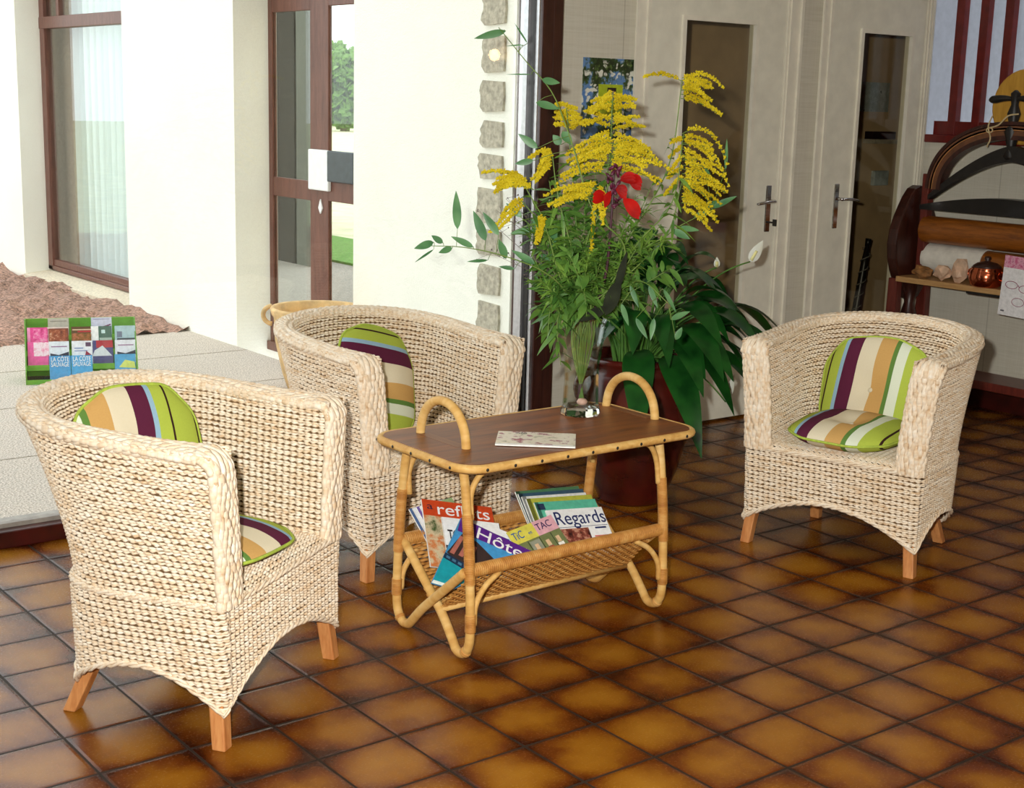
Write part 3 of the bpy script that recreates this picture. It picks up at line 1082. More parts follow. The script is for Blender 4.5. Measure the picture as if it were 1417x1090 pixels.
def build_seat_mesh():
    P2, L = shell_curve(0.05)
    N2 = normals2d(P2)
    a = 1 - np.abs(2 * np.linspace(0, 1, len(P2)) - 1)
    inn = P2 - N2 * (thick(a) - 0.012)[:, None]
    half = len(P2) // 2
    ys = inn[:half, 1]
    xs = inn[:half, 0]
    rows = []
    r = 0
    y = -0.008
    dmax = inn[:, 1].max()
    while y < dmax - 0.005:
        hw = 0.292 if y < 0.012 else float(np.interp(y, np.maximum.accumulate(ys), xs))
        n = max(12, int(hw * 2 / (STAKE / 6)))
        x = np.linspace(-hw, hw, n)
        zz = Z0 + 0.004 + 0.012 * (1 - (x / 0.3) ** 2) - (0.012 * max(0, (0.03 - y) / 0.04) ** 2)
        P = np.column_stack([x, np.full(n, y), zz])
        rows.append((P, np.tile([0, 0, 1.0], (n, 1)), np.tile([0, 1.0, 0], (n, 1)), 2 * PI * (x + 1) / STAKE + 0.5 * math.sin(r * 1.7), np.ones(n, bool)))
        y += PITCHW
        r += 1
    V, F, uv = weave_rows(rows)
    mi = np.zeros(len(F))
    pl = [(-0.285, -0.002, Z0 - 0.004), (0.285, -0.002, Z0 - 0.004), (0.285, 0.2, Z0 + 0.0), (-0.285, 0.2, Z0), (0.22, 0.42, Z0), (-0.22, 0.42, Z0)]
    F = np.concatenate([F, np.array([[0, 1, 2, 3], [3, 2, 4, 5]]) + len(V)])
    V = np.concatenate([V, np.array(pl)])
    uv = np.concatenate([uv, np.zeros((6, 2))])
    mi = np.concatenate([mi, [1, 1]])
    return np_mesh('seat', V, F, uv, [MT['wicker'], MT['wicker_core']], mi)

def make_armchair(label):
    root = empty('wicker_armchair')
    tag(root, label, 'armchair', 'wicker tub armchairs round the table')
    mesh_obj('backrest', build_shell_mesh(), root)
    rim, posts = build_rim_meshes()
    mesh_obj('rim', np_mesh('rim', *rim, MT['wicker']), root)
    for p in posts:
        mesh_obj('arm_front', np_mesh('arm_front', *p, MT['wicker']), root)
    mesh_obj('skirt', build_skirt_mesh(), root)
    mesh_obj('seat', build_seat_mesh(), root)
    for (tx, ty), (fx, fy) in (((0.262, 0.030), (0.280, 0.012)), ((-0.262, 0.030), (-0.280, 0.012)), ((0.195, 0.365), (0.222, 0.436)), ((-0.195, 0.365), (-0.222, 0.436))):
        h = 0.0165
        m = MB()
        vs = [(fx + dx * h, fy + dy * h, 0.0) for dx, dy in ((-1, -1), (1, -1), (1, 1), (-1, 1))]
        vs += [(tx + dx * h * 1.1, ty + dy * h * 1.1, 0.17) for dx, dy in ((-1, -1), (1, -1), (1, 1), (-1, 1))]
        m.add(vs, [(3, 2, 1, 0), (4, 5, 6, 7), (0, 1, 5, 4), (1, 2, 6, 5), (2, 3, 7, 6), (3, 0, 4, 7)])
        m.build('leg', MT['leg_wood'], root, bevel=0.003)
    return root
def copy_tree(o, parent=None):
    c = o.copy()
    COL.objects.link(c)
    c.parent = parent
    for ch in list(o.children):
        copy_tree(ch, c)
    return c
def place_chair(o, mid, front):
    o.location = (mid[0], mid[1], 0)
    # local -Y is the front
    o.rotation_euler = (0, 0, math.atan2(front[1], front[0]) + PI / 2)
    return o
chair_a = make_armchair('cream wicker tub armchair in the left foreground, seen from its side and back')
CH = {'A': ((0.707, -0.301), (0.563, -0.826)), 'B': ((1.600, 0.330), (0.10, -0.995)), 'C': ((2.645, -0.308), (-0.96, -0.28))}
place_chair(chair_a, *CH['A'])
chair_b = copy_tree(chair_a)
chair_b['label'] = 'cream wicker tub armchair partly hidden behind the rattan table, in front of the glazing'
place_chair(chair_b, *CH['B'])
chair_c = copy_tree(chair_a)
chair_c['label'] = 'cream wicker tub armchair standing alone at the right, facing the table'
place_chair(chair_c, *CH['C'])

# ================================================================== CUSHIONS
def stripe_mat(shift=0.0):
    t = NT('striped_canvas')
    tc = t.n('ShaderNodeTexCoord')
    sp = t.n('ShaderNodeSeparateXYZ')
    t.l(tc.outputs['Object'], sp.inputs[0])
    f = t.math('FRACT', t.math('ADD', t.math('DIVIDE', sp.outputs[0], 0.40), 10.5 + shift))
    lime, dark, blue, plum, cream, tan, green, pale = (176, 192, 76), (58, 34, 30), (150, 184, 206), (92, 34, 60), (224, 212, 184), (204, 160, 96), (96, 132, 62), (222, 228, 206)
    st = [(0.0, lime), (0.085, dark), (0.10, lime), (0.19, blue), (0.225, plum), (0.345, cream), (0.50, tan), (0.635, green), (0.675, pale), (0.76, lime), (0.885, dark), (0.90, lime)]
    col = t.ramp(f, [(p, rgb(*c)) for p, c in st], 'CONSTANT')
    nz = t.noise(tc.outputs['Object'], 220, 2)
    col = t.mix(0.08, col, nz, 'OVERLAY')
    t.set(col, 0.85, spec=0.15)
    t.bump(nz, 0.15, 0.001)
    return t.m
MT['stripe'] = stripe_mat()
MT['stripe_offset'] = stripe_mat(-0.185)
MT['lime_piping'] = plain('lime_piping', (168, 188, 70), 0.8, 0.08, 80)
MT['lime_tuft'] = plain('cream_tuft', (214, 204, 178), 0.85, 0.05)
def cushion(name, label, size=0.185, thick_=0.036, seed=1, bendr=0.0, mat='stripe'):
    rr = random.Random(seed)
    ph = [rr.uniform(0, 6.28) for _ in range(6)]
    def pt(a, r, s):
        e = 2.0 / 2.7
        c, d = math.cos(a), math.sin(a)
        X = math.copysign(abs(c) ** e, c)
        Y = math.copysign(abs(d) ** e, d)
        # tapering toward the lower edge like a shaped seat pad
        k = 1.0 + 0.06 * (Y * r)
        rim = 1 + 0.012 * math.sin(9 * a + ph[0]) * r
        x, y = size * X * r * k * rim, size * Y * r * rim
        dome = (1 - r ** 2.6) ** 0.62
        tuft = 0.55 * math.exp(-(r * 3.4) ** 2)
        wr = 0.05 * math.sin(13 * a + ph[1]) * r ** 3
        z = s * thick_ * (dome * (1 - tuft) + wr * (1 - r) * 2)
        z += bendr * (x * x) / size
        return (x, y, z)
    m = MB()
    NA, NRR = 72, 18
    for s in (1, -1):
        P = [[pt(2 * PI * j / NA, max(1e-3, (i / NRR) ** 0.8), s) for j in range(NA)] for i in range(NRR + 1)]
        if s < 0:
            P = [list(reversed(r)) for r in P]
        m.grid(P, closed_u=True)
    o = bpy.data.objects.new(name, m.mesh(name, MT[mat], True))
    COL.objects.link(o)
    p = MB()
    p.tube([pt(2 * PI * j / 96, 1.0, 1) for j in range(96)], 0.0042, 6, closed=True)
    p.build('piping', MT['lime_piping'], o, smooth=True)
    b = MB()
    b.lathe([(0.001, 0.004), (0.007, 0.003), (0.009, 0.0), (0.006, -0.002)], 12, c=(0, 0, thick_ * 0.45))
    b.build('tuft_button', MT['lime_tuft'], o, smooth=True)
    tag(o, label, 'cushion')
    return o
def chair_matrix(c):
    return Matrix.Translation(c.location) @ Matrix.Rotation(c.rotation_euler[2], 4, 'Z')
bpy.context.view_layer.update()
def put(o, chair, loc, tilt=0.0, spin=0.0, yaw=0.0):
    """cushion face +Z turned to the chair's front; tilt 0 = lying flat, 90 = upright"""
    m = Matrix.Translation(Vector(loc)) @ Matrix.Rotation(yaw, 4, 'Z') @ Matrix.Rotation(tilt, 4, 'X') @ Matrix.Rotation(spin, 4, 'Z')
    o.matrix_world = chair_matrix(chair) @ m
R_ = math.radians
cs = cushion('cushion', 'round lime striped cushion standing upright against the back of the right hand armchair', seed=1)
put(cs, chair_c, (-0.025, 0.365, 0.492), R_(70), 0, R_(-4))
cs = cushion('cushion', 'lime striped seat cushion lying flat on the right hand armchair', thick_=0.046, seed=2)
put(cs, chair_c, (0.0, 0.145, 0.400), R_(3), R_(-4), 0.0)
cs = cushion('cushion', 'striped cushion leaning inside the foreground armchair, only its top showing above the arm', seed=3, mat='stripe_offset')
put(cs, chair_a, (0.01, 0.385, 0.545), R_(76), R_(180), R_(-22))
cs = cushion('cushion', 'striped seat cushion lying flat on the foreground armchair, half hidden by its near arm', seed=4)
put(cs, chair_a, (-0.045, 0.185, 0.392), R_(2), R_(170), 0.0)
cs = cushion('cushion', 'striped cushion with horizontal bands, in the armchair behind the table', seed=5)
put(cs, chair_b, (0.0, 0.33, 0.520), R_(72), R_(-106), R_(14))

# ================================================================== RATTAN TABLE
TX0, TX1, TY0, TY1, TZ = 1.148, 1.952, -0.412, 0.022, 0.535
tb = empty('rattan_magazine_table', (1.55, -0.195, 0))
tag(tb, 'low rattan table with brown wooden top, arched handles and woven magazine basket below', 'table')
def TL(x, y, z):
    return (x - 1.55, y + 0.195, z)
def round_rect(x0, x1, y0, y1, r, n=8, bulge=0.0):
    pts = []
    for cx, cy, a0 in ((x1 - r, y1 - r, 0), (x0 + r, y1 - r, 90), (x0 + r, y0 + r, 180), (x1 - r, y0 + r, 270)):
        for k in range(n + 1):
            a = R_(a0 + 90 * k / n)
            pts.append((cx + r * math.cos(a), cy + r * math.sin(a)))
    return pts
rrp = [(x - 1.55, y + 0.195) for x, y in round_rect(TX0 + 0.006, TX1 - 0.006, TY0 + 0.006, TY1 - 0.006, 0.06)]
MB().prism(rrp, TZ - 0.020, TZ).build('tabletop', MT['table_wood'], tb, bevel=0.002)
ed = [(x - 1.55, y + 0.195, TZ - 0.011) for x, y in round_rect(TX0, TX1, TY0, TY1, 0.066)]
nl = MB()
nl.tube(ed, 0.0112, 10, closed=True)
per = [Vector(p) for p in ed]
d_acc = 0.0
for i in range(len(per)):
    a, b = per[i], per[(i + 1) % len(per)]
    seg = (b - a).length
    pos = -d_acc + 0.085
    while pos < seg:
        p = a + (b - a) * (pos / seg)
        o_ = Vector((b.y - a.y, -(b.x - a.x), 0)).normalized()
        nl.lathe([(0.0046, 0), (0.003, 0.0016), (0.001, 0.0022)], 8, mi=1, mat=Matrix.Translation(p - o_ * -0.0122) @ o_.to_track_quat('Z', 'Y').to_matrix().to_4x4())
        pos += 0.085
    d_acc = (d_acc + seg) % 0.085
nl.build('cane_edging', [MT['cane'], MT['iron']], tb, smooth=True)
hx = (1.262 - 1.55, 1.925 - 1.55)
for x in hx:
    sl = MB()
    y0, y1 = -0.252 + 0.195, -0.042 + 0.195
    arc = [(x, y0, TZ - 0.02), (x, y0, TZ + 0.03)]
    arc = [(x, (y0 + y1) / 2 - (y1 - y0) / 2 * math.cos(t) , TZ - 0.02 + 0.125 * math.sin(t) ** 0.8) for t in np.linspace(0.0, PI, 26)]
    MB().tube(arc, 0.0125, 10).build('handle', MT['cane'], tb, smooth=True)
    sl.box((x - 0.016, y0 + 0.02, TZ - 0.0005), (x + 0.016, y1 - 0.02, TZ + 0.0006))
    sl.build('handle_slot', wood('handle_slot_wood', rgb(118, 70, 34), rgb(146, 92, 50), 'Y'), tb)  # thin strip of plain brown wood marks the slot

def cane_end(x):
    outs = []
    for s in (1, -1):
        yc = -0.195
        # s=1: outer leg at the front (negative y)
        def y(v):
            return yc - s * v
        pts = [(x, y(0.125), TZ - 0.024), (x, y(0.140), 0.44), (x, y(0.158), 0.30), (x, y(0.168), 0.16), (x, y(0.170), 0.085), (x, y(0.163), 0.042), (x, y(0.142), 0.018), (x, y(0.112), 0.0185), (x, y(0.083), 0.040), (x, y(0.03), 0.088 + 0.0), (x, y(-0.03), 0.138), (x, y(-0.10), 0.195), (x, y(-0.158), 0.243)]
        off = 0.0115 * s
        n = len(pts)
        q = []
        for i, p in enumerate(pts):
            k = max(0.0, min(1.0, (i - 7) / 2.0))
            q.append(TL(p[0] + off * k, p[1], p[2] - 0.0055 if False else p[2]))
        outs.append(smooth_path(q, 70))
    return outs
wrap_rows = []
for ex, sgn in ((1.203, 1), (1.875, -1)):
    for path in cane_end(ex):
        MB().tube(path, 0.0125, 10).build('leg', MT['cane'], tb, smooth=True)
        # wrapped bindings: along the upper leg and above the floor loop
        for i0, i1 in ((8, 16), (19, 24), (31, 34)):
            wr = MB()
            pp = path[i0:i1]
            fine = smooth_path(pp, int(sum((pp[i + 1] - pp[i]).length for i in range(len(pp) - 1)) / 0.0011))
            rr_ = [0.0134 + 0.0016 * abs(math.sin(i * PI / 4)) for i in range(len(fine))]
            wr.tube(fine, rr_, 10)
            wr.build('leg_wrapping', MT['cane_wrap'], tb, smooth=True)
    xm = ex - 1.55
    # arched braces
    for yb, top in ((-0.335, True), (-0.055, True)):
        yb += 0.195
        b = smooth_path([(xm + sgn * 0.012, yb - 0.008, 0.375), (xm + sgn * 0.016, yb, 0.44), (xm + sgn * 0.045, yb, 0.487), (xm + sgn * 0.10, yb, TZ - 0.030)], 18)
        MB().tube(b, 0.008, 8).build('brace', MT['cane'], tb, smooth=True)
    for sy in (1, -1):
        b = smooth_path([(xm + sgn * 0.013, -sy * 0.168, 0.10), (xm + sgn * 0.018, -sy * 0.166, 0.150), (xm + sgn * 0.05, -sy * 0.162, 0.195), (xm + sgn * 0.10, -sy * 0.158, 0.225)], 16)
        MB().tube(b, 0.008, 8).build('brace', MT['cane'], tb, smooth=True)
# woven basket: two wrapped rails and a V of woven cane
bx0, bx1 = 1.212 - 1.55, 1.866 - 1.55
RAIL_Z, RAIL_Y, KEEL_Z = 0.243, 0.158, 0.112
for s in (1, -1):
    n = 520
    pts = [(bx0 + (bx1 - bx0) * i / (n - 1), s * RAIL_Y, RAIL_Z) for i in range(n)]
    MB().tube(pts, [0.0160 + 0.0022 * abs(math.sin(i * PI / 5)) for i in range(n)], 10).build('basket_rail', MT['cane_wrap'], tb, smooth=True)
rows = []
nr_ = 46
prof = smooth_path([(0, RAIL_Y, RAIL_Z), (0, 0.09, 0.175), (0, 0.03, KEEL_Z + 0.003), (0, -0.03, KEEL_Z + 0.003), (0, -0.09, 0.175), (0, -RAIL_Y, RAIL_Z)], nr_)
for i, p in enumerate(prof):
    a = prof[max(0, i - 1)]
    b = prof[min(nr_ - 1, i + 1)]
    tg = (b - a).normalized()
    N = np.array([0, tg[2], -tg[1]])
    if N[2] > 0:
        N = -N
    n = 200
    x = np.linspace(bx0 + 0.004, bx1 - 0.004, n)
    P = np.column_stack([x, np.full(n, p[1]), np.full(n, p[2] - 0.006)])
    rows.append((P, np.tile(N, (n, 1)), np.tile(np.array(tg), (n, 1)), PI * x / 0.014 + PI * i, np.ones(n, bool)))
V, F_, uv = weave_rows(rows, 0.0022, 0.0050, 0.0020, 6, False)
mesh_obj('basket', np_mesh('basket', V, F_, uv, MT['cane_wrap']), tb)
for s in (1, -1):
    MB().tube([(bx0, s * 0.025, KEEL_Z - 0.012), (bx1, s * 0.025, KEEL_Z - 0.012)], 0.009, 8).build('basket_keel', MT['cane'], tb, smooth=True)

# ================================================================== MAGAZINES
PAL = {}
def ink(r, g, b, rough=0.35):
    k = (r, g, b)
    if k not in PAL:
        PAL[k] = plain('ink_%d_%d_%d' % k, k, rough, 0.06, 60)
    return PAL[k]
PAPER = ink(236, 234, 228)
def photo_mat(name, stops, scale=9, detail=5, seed=0.0):
    t = NT(name)
    mp = t.coord('Object')
    ad = t.n('ShaderNodeVectorMath', operation='ADD')
    t.l(mp, ad.inputs[0])
    ad.inputs[1].default_value = (seed, seed * 1.7, 0)
    nz = t.noise(ad.outputs[0], scale, detail, 0.65)
    t.set(t.ramp(nz, [(p, rgb(*c)) for p, c in stops]), 0.35)
    return t.m
def magazine(label, corner_tl, corner_tr, corner_bl, thick_, cover, name='magazine', group='magazines in the table basket', bend=0.0, parent_tag='magazine'):
    """cover plane from three corners; local x across, y up, z out of the cover"""
    tl, tr, bl = Vector(corner_tl), Vector(corner_tr), Vector(corner_bl)
    W, H = (tr - tl).length, (tl - bl).length
    xd = (tr - tl).normalized()
    yd = (tl - bl)
    yd = (yd - xd * yd.dot(xd)).normalized()
    m = frame_matrix(tuple(bl), tuple(xd), tuple(yd))
    b = MB()
    n = 12
    top = []
    def zz(v):
        return bend * (v / H) ** 2
    V_, F_ = [], []
    for i in range(n + 1):
        y = H * i / n
        for x, z in ((0, 0), (W, 0), (W, -thick_), (0, -thick_)):
            V_.append((x, y, zz(y) + z))
    mi = []
    for i in range(n):
        o_ = i * 4
        F_ += [(o_ + 0, o_ + 1, o_ + 5, o_ + 4), (o_ + 1, o_ + 2, o_ + 6, o_ + 5), (o_ + 2, o_ + 3, o_ + 7, o_ + 6), (o_ + 3, o_ + 0, o_ + 4, o_ + 7)]
        mi += [0, 1, 0, 1]
    F_ += [(3, 2, 1, 0), (n * 4, n * 4 + 1, n * 4 + 2, n * 4 + 3)]
    mi += [1, 1]
    b.add(V_, F_)
    b.mi = mi
    o = bpy.data.objects.new(name, b.mesh(name, [cover, PAPER]))
    COL.objects.link(o)
    o.matrix_world = m
    tag(o, label, parent_tag, group)
    o['_w'] = W
    o['_h'] = H
    def patch(pname, x0, x1, y0, y1, mat, dz=0.0006):
        """printed panel on the cover, in fractions of its width and height"""
        p = MB()
        rows = []
        for i in range(7):
            y = H * (y0 + (y1 - y0) * i / 6)
            rows.append([(W * x0, y, zz(y) + dz), (W * x1, y, zz(y) + dz)])
        p.grid(rows)
        return p.build(pname, mat, o)
    def text(body, cx, cy, width, size, mat, rot=0.0, off=0.0, dz=0.0012):
        y = H * cy
        sl = math.atan2(2 * bend * y / H / H, 1)
        return text_mesh(body, size, mat, 'title', o, Matrix.Translation((W * cx, y, zz(y) + dz)) @ Matrix.Rotation(sl, 4, 'X') @ Matrix.Rotation(rot, 4, 'Z'), width, offset=off)
    o['_w'], o['_h'] = W, H
    del o['_w'], o['_h']
    return o, patch, text
# the basket opens as a V; magazines lean back at 45 degrees against its rear rail
NB = np.array([0.0, -0.70710678, 0.70710678])
def on_lean(px, d):
    r = ray(*px)
    return CAM + r * ((d - NB @ CAM) / (NB @ r))
def leaning(px_tl, px_tr, px_dir, d, zmin=0.140, zlen=None):
    """corners of a cover lying in the leaning plane d; px_dir is the seen direction of its left edge"""
    tl, tr = on_lean(px_tl, d), on_lean(px_tr, d)
    e = on_lean((px_tl[0] + px_dir[0], px_tl[1] + px_dir[1]), d) - tl
    x = (tr - tl) / np.linalg.norm(tr - tl)
    dn = e - x * (e @ x)
    dn /= np.linalg.norm(dn)
    L = 0.21
    for base in (tl, tr):
        L = min(L, (base[2] - zmin) / max(1e-3, -dn[2]))
    return tl, tr, tl + dn * L
WHITE_INK = ink(250, 250, 248)
NAVY = ink(34, 44, 96)
D0 = 0.262
# right hand pile, leaning back, the front one titled Regards
c = leaning((755, 706), (832, 701), (12, 44), D0)
o, patch, text = magazine('white magazine titled Regards, front of the right hand pile in the basket', *c, 0.005, WHITE_INK)
text('Regards', 0.54, 0.80, 0.88 * np.linalg.norm(c[1] - c[0]), 0.062, NAVY)
patch('rule', 0.02, 0.98, 0.625, 0.635, NAVY)
patch('cover_photo', 0.10, 0.62, 0.20, 0.60, photo_mat('people_photo', [(0.35, (50, 24, 22)), (0.5, (140, 70, 56)), (0.6, (206, 150, 124)), (0.75, (70, 40, 60))], 45))
patch('date_line', 0.74, 0.94, 0.565, 0.60, NAVY)
patch('blurb', 0.68, 0.96, 0.40, 0.43, ink(210, 120, 110))
for k, (pl, pr_, colr, lab) in enumerate((
        ((739, 695), (823, 690), (96, 190, 160), 'mint green magazine just behind the white one in the basket'),
        ((728, 690), (818, 684), (182, 184, 70), 'olive yellow magazine behind the mint green one in the basket'),
        ((722, 687), (810, 681), (226, 226, 222), 'white backed magazine behind the olive one in the basket'),
        ((717, 683), (806, 676), (56, 84, 104), 'dark blue magazine near the back of the right hand pile'),
        ((713, 680), (800, 672), (74, 120, 84), 'dark green magazine at the very back of the right hand pile'))):
    c = leaning(pl, pr_, (12, 44), D0 - 0.0062 * (k + 1))
    o, patch, text = magazine(lab, *c, 0.005, ink(*colr))
    patch('spine_band', 0.0, 0.06, 0.0, 1.0, ink(*[int(v * 0.6) for v in colr]))
    if k == 0:
        patch('corner_mark', 0.02, 0.14, 0.86, 0.97, ink(48, 62, 92))

# small yellow and pink one with little figures
c = leaning((700, 737), (762, 712), (28, 44), D0 + 0.016)
o, patch, text = magazine('small yellow and pink leaflet headed TIC TAC in the middle of the basket', *c, 0.003, ink(120, 128, 82), parent_tag='leaflet')
w_ = np.linalg.norm(c[1] - c[0])
patch('header', 0, 0.55, 0.70, 1.0, ink(226, 214, 90))
patch('header', 0.55, 1.0, 0.70, 1.0, ink(232, 176, 186))
text('TiC', 0.17, 0.85, 0.22 * w_, 0.034, ink(46, 92, 160))
text('et', 0.42, 0.83, 0.08 * w_, 0.014, ink(46, 92, 160))
text('TAC', 0.74, 0.86, 0.32 * w_, 0.030, ink(60, 44, 90))
for k in range(4):
    patch('panel_line', 0.02 + 0.25 * k, 0.035 + 0.25 * k, 0.0, 0.68, ink(52, 58, 44), 0.0009)
patch('pale_panel', 0.30, 0.51, 0.02, 0.66, ink(150, 152, 132), 0.0005)
for k, cx in enumerate((0.14, 0.40, 0.64, 0.86)):
    p = patch('figure', cx - 0.06, cx + 0.06, 0.26, 0.44, ink(*((196, 170, 70), (224, 200, 170), (176, 70, 60), (240, 236, 226))[k]), 0.0009)
    patch('figure_head', cx - 0.04, cx + 0.04, 0.45, 0.58, ink(226, 190, 150), 0.0009)

# left hand: reflets
c = leaning((583, 690), (680, 702), (33, 70), D0 - 0.016)
o, patch, text = magazine('magazine with orange header titled reflets and a fruit photo, at the left of the basket', *c, 0.006, photo_mat('fruit_photo', [(0.3, (60, 84, 40)), (0.45, (214, 196, 160)), (0.58, (206, 112, 48)), (0.72, (226, 214, 190))], 22, 4, 2.0))
w_ = np.linalg.norm(c[1] - c[0])
patch('header', 0, 1, 0.76, 1.0, ink(206, 74, 36))
text('reflets', 0.57, 0.865, 0.74 * w_, 0.052, WHITE_INK)
text('a', 0.10, 0.90, 0.08 * w_, 0.03, ink(60, 40, 60))
# TGV
c = leaning((611, 715), (690, 724), (8, 45), D0 + 0.004)
o, patch, text = magazine('white topped magazine titled TGV with dark cover, behind the purple banner one', *c, 0.005, ink(66, 54, 58))
w_ = np.linalg.norm(c[1] - c[0])
patch('header', 0, 1, 0.52, 1.0, WHITE_INK)
text('TGV', 0.20, 0.70, 0.28 * w_, 0.040, ink(30, 26, 30), off=0.0006)
patch('slanted_building', 0.10, 0.34, 0.05, 0.45, ink(190, 112, 96))
# white folded sheet between
c = leaning((668, 722), (716, 742), (6, 40), D0 + 0.010)
o, patch, text = magazine('plain white sheet with small blue print, behind the purple banner', *c, 0.002, WHITE_INK, parent_tag='leaflet')
patch('blue_print', 0.3, 0.8, 0.78, 0.86, ink(60, 70, 140))
# Hotes: turned and slumped over, purple banner across blue sky, dark roof, teal pool
DH = D0 + 0.028
hm = frame_matrix(tuple(on_lean((638, 716), DH)), tuple(on_lean((741, 765), DH) - on_lean((638, 716), DH)), (0, 0.70710678, 0.70710678))
hmi = hm.inverted()
def hp(px):
    v = hmi @ Vector(on_lean(px, DH))
    return (v.x, v.y)
def hpoly(name, pxs, mat, z0, z1, parent=None):
    p = MB()
    p.prism([hp(q) for q in pxs], z0, z1)
    return p.build(name, mat, parent, fix=True)
SKY = ink(66, 142, 190)
o = hpoly('magazine', [(638, 716), (741, 765), (736, 777), (705, 789), (652, 803), (628, 815), (597, 806)], SKY, -0.005, 0.0)
o.matrix_world = hm
tag(o, 'blue magazine with purple banner titled Hôtes over a pool photo, slumped in front', 'magazine', 'magazines in the table basket')
hpoly('banner', [(638, 716), (741, 765), (735, 777), (633, 734)], ink(92, 40, 136), 0.0, 0.0006, o)
bx = Vector(hp((741, 765))) - Vector(hp((638, 716)))
cx_, cy_ = hp((697, 755))
text_mesh('Hôtes', 0.052, WHITE_INK, 'title', o, Matrix.Translation((cx_, cy_, 0.0012)), 0.72 * bx.length)
hpoly('sky_photo', [(633, 734), (735, 777), (720, 784), (690, 780), (640, 742), (622, 760), (626, 745)], ink(70, 150, 206), 0.0, 0.0004, o)
hpoly('roof_picture', [(618, 764), (640, 738), (660, 750), (690, 780), (652, 792)], ink(60, 46, 44), 0.0004, 0.0008, o)
for k in range(3):
    hpoly('roof_beam', [(622 + 12 * k, 764 + 4 * k), (628 + 12 * k, 767 + 4 * k), (642 + 9 * k, 744 + 7 * k), (637 + 9 * k, 741 + 7 * k)], ink(176, 106, 92), 0.0008, 0.0012, o)
hpoly('terrace_band', [(616, 764), (652, 785), (650, 793), (613, 771)], ink(26, 50, 76), 0.0008, 0.0011, o)
for k in range(4):
    hpoly('window_dot', [(618 + 8 * k, 768 + 4.6 * k), (623 + 8 * k, 771 + 4.6 * k), (622 + 8 * k, 774 + 4.6 * k), (617 + 8 * k, 771 + 4.6 * k)], ink(70, 112, 140), 0.0011, 0.0014, o)
hpoly('pool_picture', [(613, 771), (650, 793), (700, 788), (652, 803), (630, 812), (600, 802)], ink(24, 150, 164), 0.0004, 0.0007, o)
hpoly('pale_edge', [(600, 802), (630, 812), (628, 815), (597, 806)], ink(226, 236, 232), 0.0004, 0.0008, o)
# slim ones packed against the left end
sp_cols = ((70, 96, 140), (226, 228, 232), (110, 90, 160), (240, 240, 236), (60, 72, 110), (150, 170, 120))
sp_lab = ('slim blue magazine leaning at the far left end of the basket', 'slim white magazine second from the left end of the basket', 'slim violet magazine leaning third from the left end of the basket',
          'slim white magazine leaning beside the violet one', 'slim navy magazine leaning fifth from the left end', 'slim pale green magazine leaning against the reflets one')
for k in range(6):
    d_ = D0 - 0.048 + 0.0052 * k
    c = leaning((566 + 5.0 * k, 704 - 1.2 * k), (600 + 5.0 * k, 694 - 1.2 * k), (36, 72), d_)
    o, patch, text = magazine(sp_lab[k], *c, 0.0045, ink(*sp_cols[k]))
# folded card on the table top
tl, tr = at(690, 596, 2, TZ + 0.006), at(797, 600, 2, TZ + 0.006)
bl = at(685, 614, 2, TZ + 0.006)
o, patch, text = magazine('flower picture card lying on the table top in front of the vase', tl, tr, bl, 0.004, photo_mat('flower_card_photo', [(0.30, (96, 104, 60)), (0.42, (226, 214, 190)), (0.55, (232, 222, 204)), (0.62, (150, 60, 80)), (0.72, (196, 128, 130))], 26, 4, 5.0), name='card', group=None, parent_tag='card')
text('INFO', 0.30, 0.86, 0.03, 0.016, ink(70, 70, 60))
patch('white_margin', 0.0, 1.0, 0.0, 0.06, WHITE_INK)

# ================================================================== LEAFLET RACK on the terrace
rk = empty('leaflet_rack', (1.625, 3.33, ZT), R_(-20))
tag(rk, 'green cardboard leaflet rack standing on the terrace behind the foreground chair', 'leaflet rack')
GREEN = plain('green_card', (112, 172, 62), 0.7, 0.05, 30)
GREEN_D = plain('green_card_dark', (96, 150, 56), 0.7, 0.05, 30)
RW = 0.250
MB().box((-RW, 0.150, 0.0), (RW, 0.156, 0.277)).build('back_panel', GREEN, rk)
for s in (-1, 1):
    MB().prism([(-0.068, 0.0), (-0.068, 0.06), (0.125, 0.277), (0.156, 0.277), (0.156, 0.0)], s * RW - 0.003, s * RW + 0.003, 'YZ').build('side_panel', GREEN_D, rk, fix=True)
TIER = [(0.115, 0.185), (0.070, 0.122), (0.025, 0.061), (-0.02, 0.0)]
for i, (ty, tz) in enumerate(TIER):
    m = MB()
    m.box((-RW, ty - 0.045, max(0.0, tz - 0.0)), (RW, ty - 0.041, tz + 0.022))
    m.box((-RW, ty - 0.045, tz - 0.004 if tz > 0 else 0), (RW, ty + 0.035, tz))
    m.build('tier', GREEN, rk)
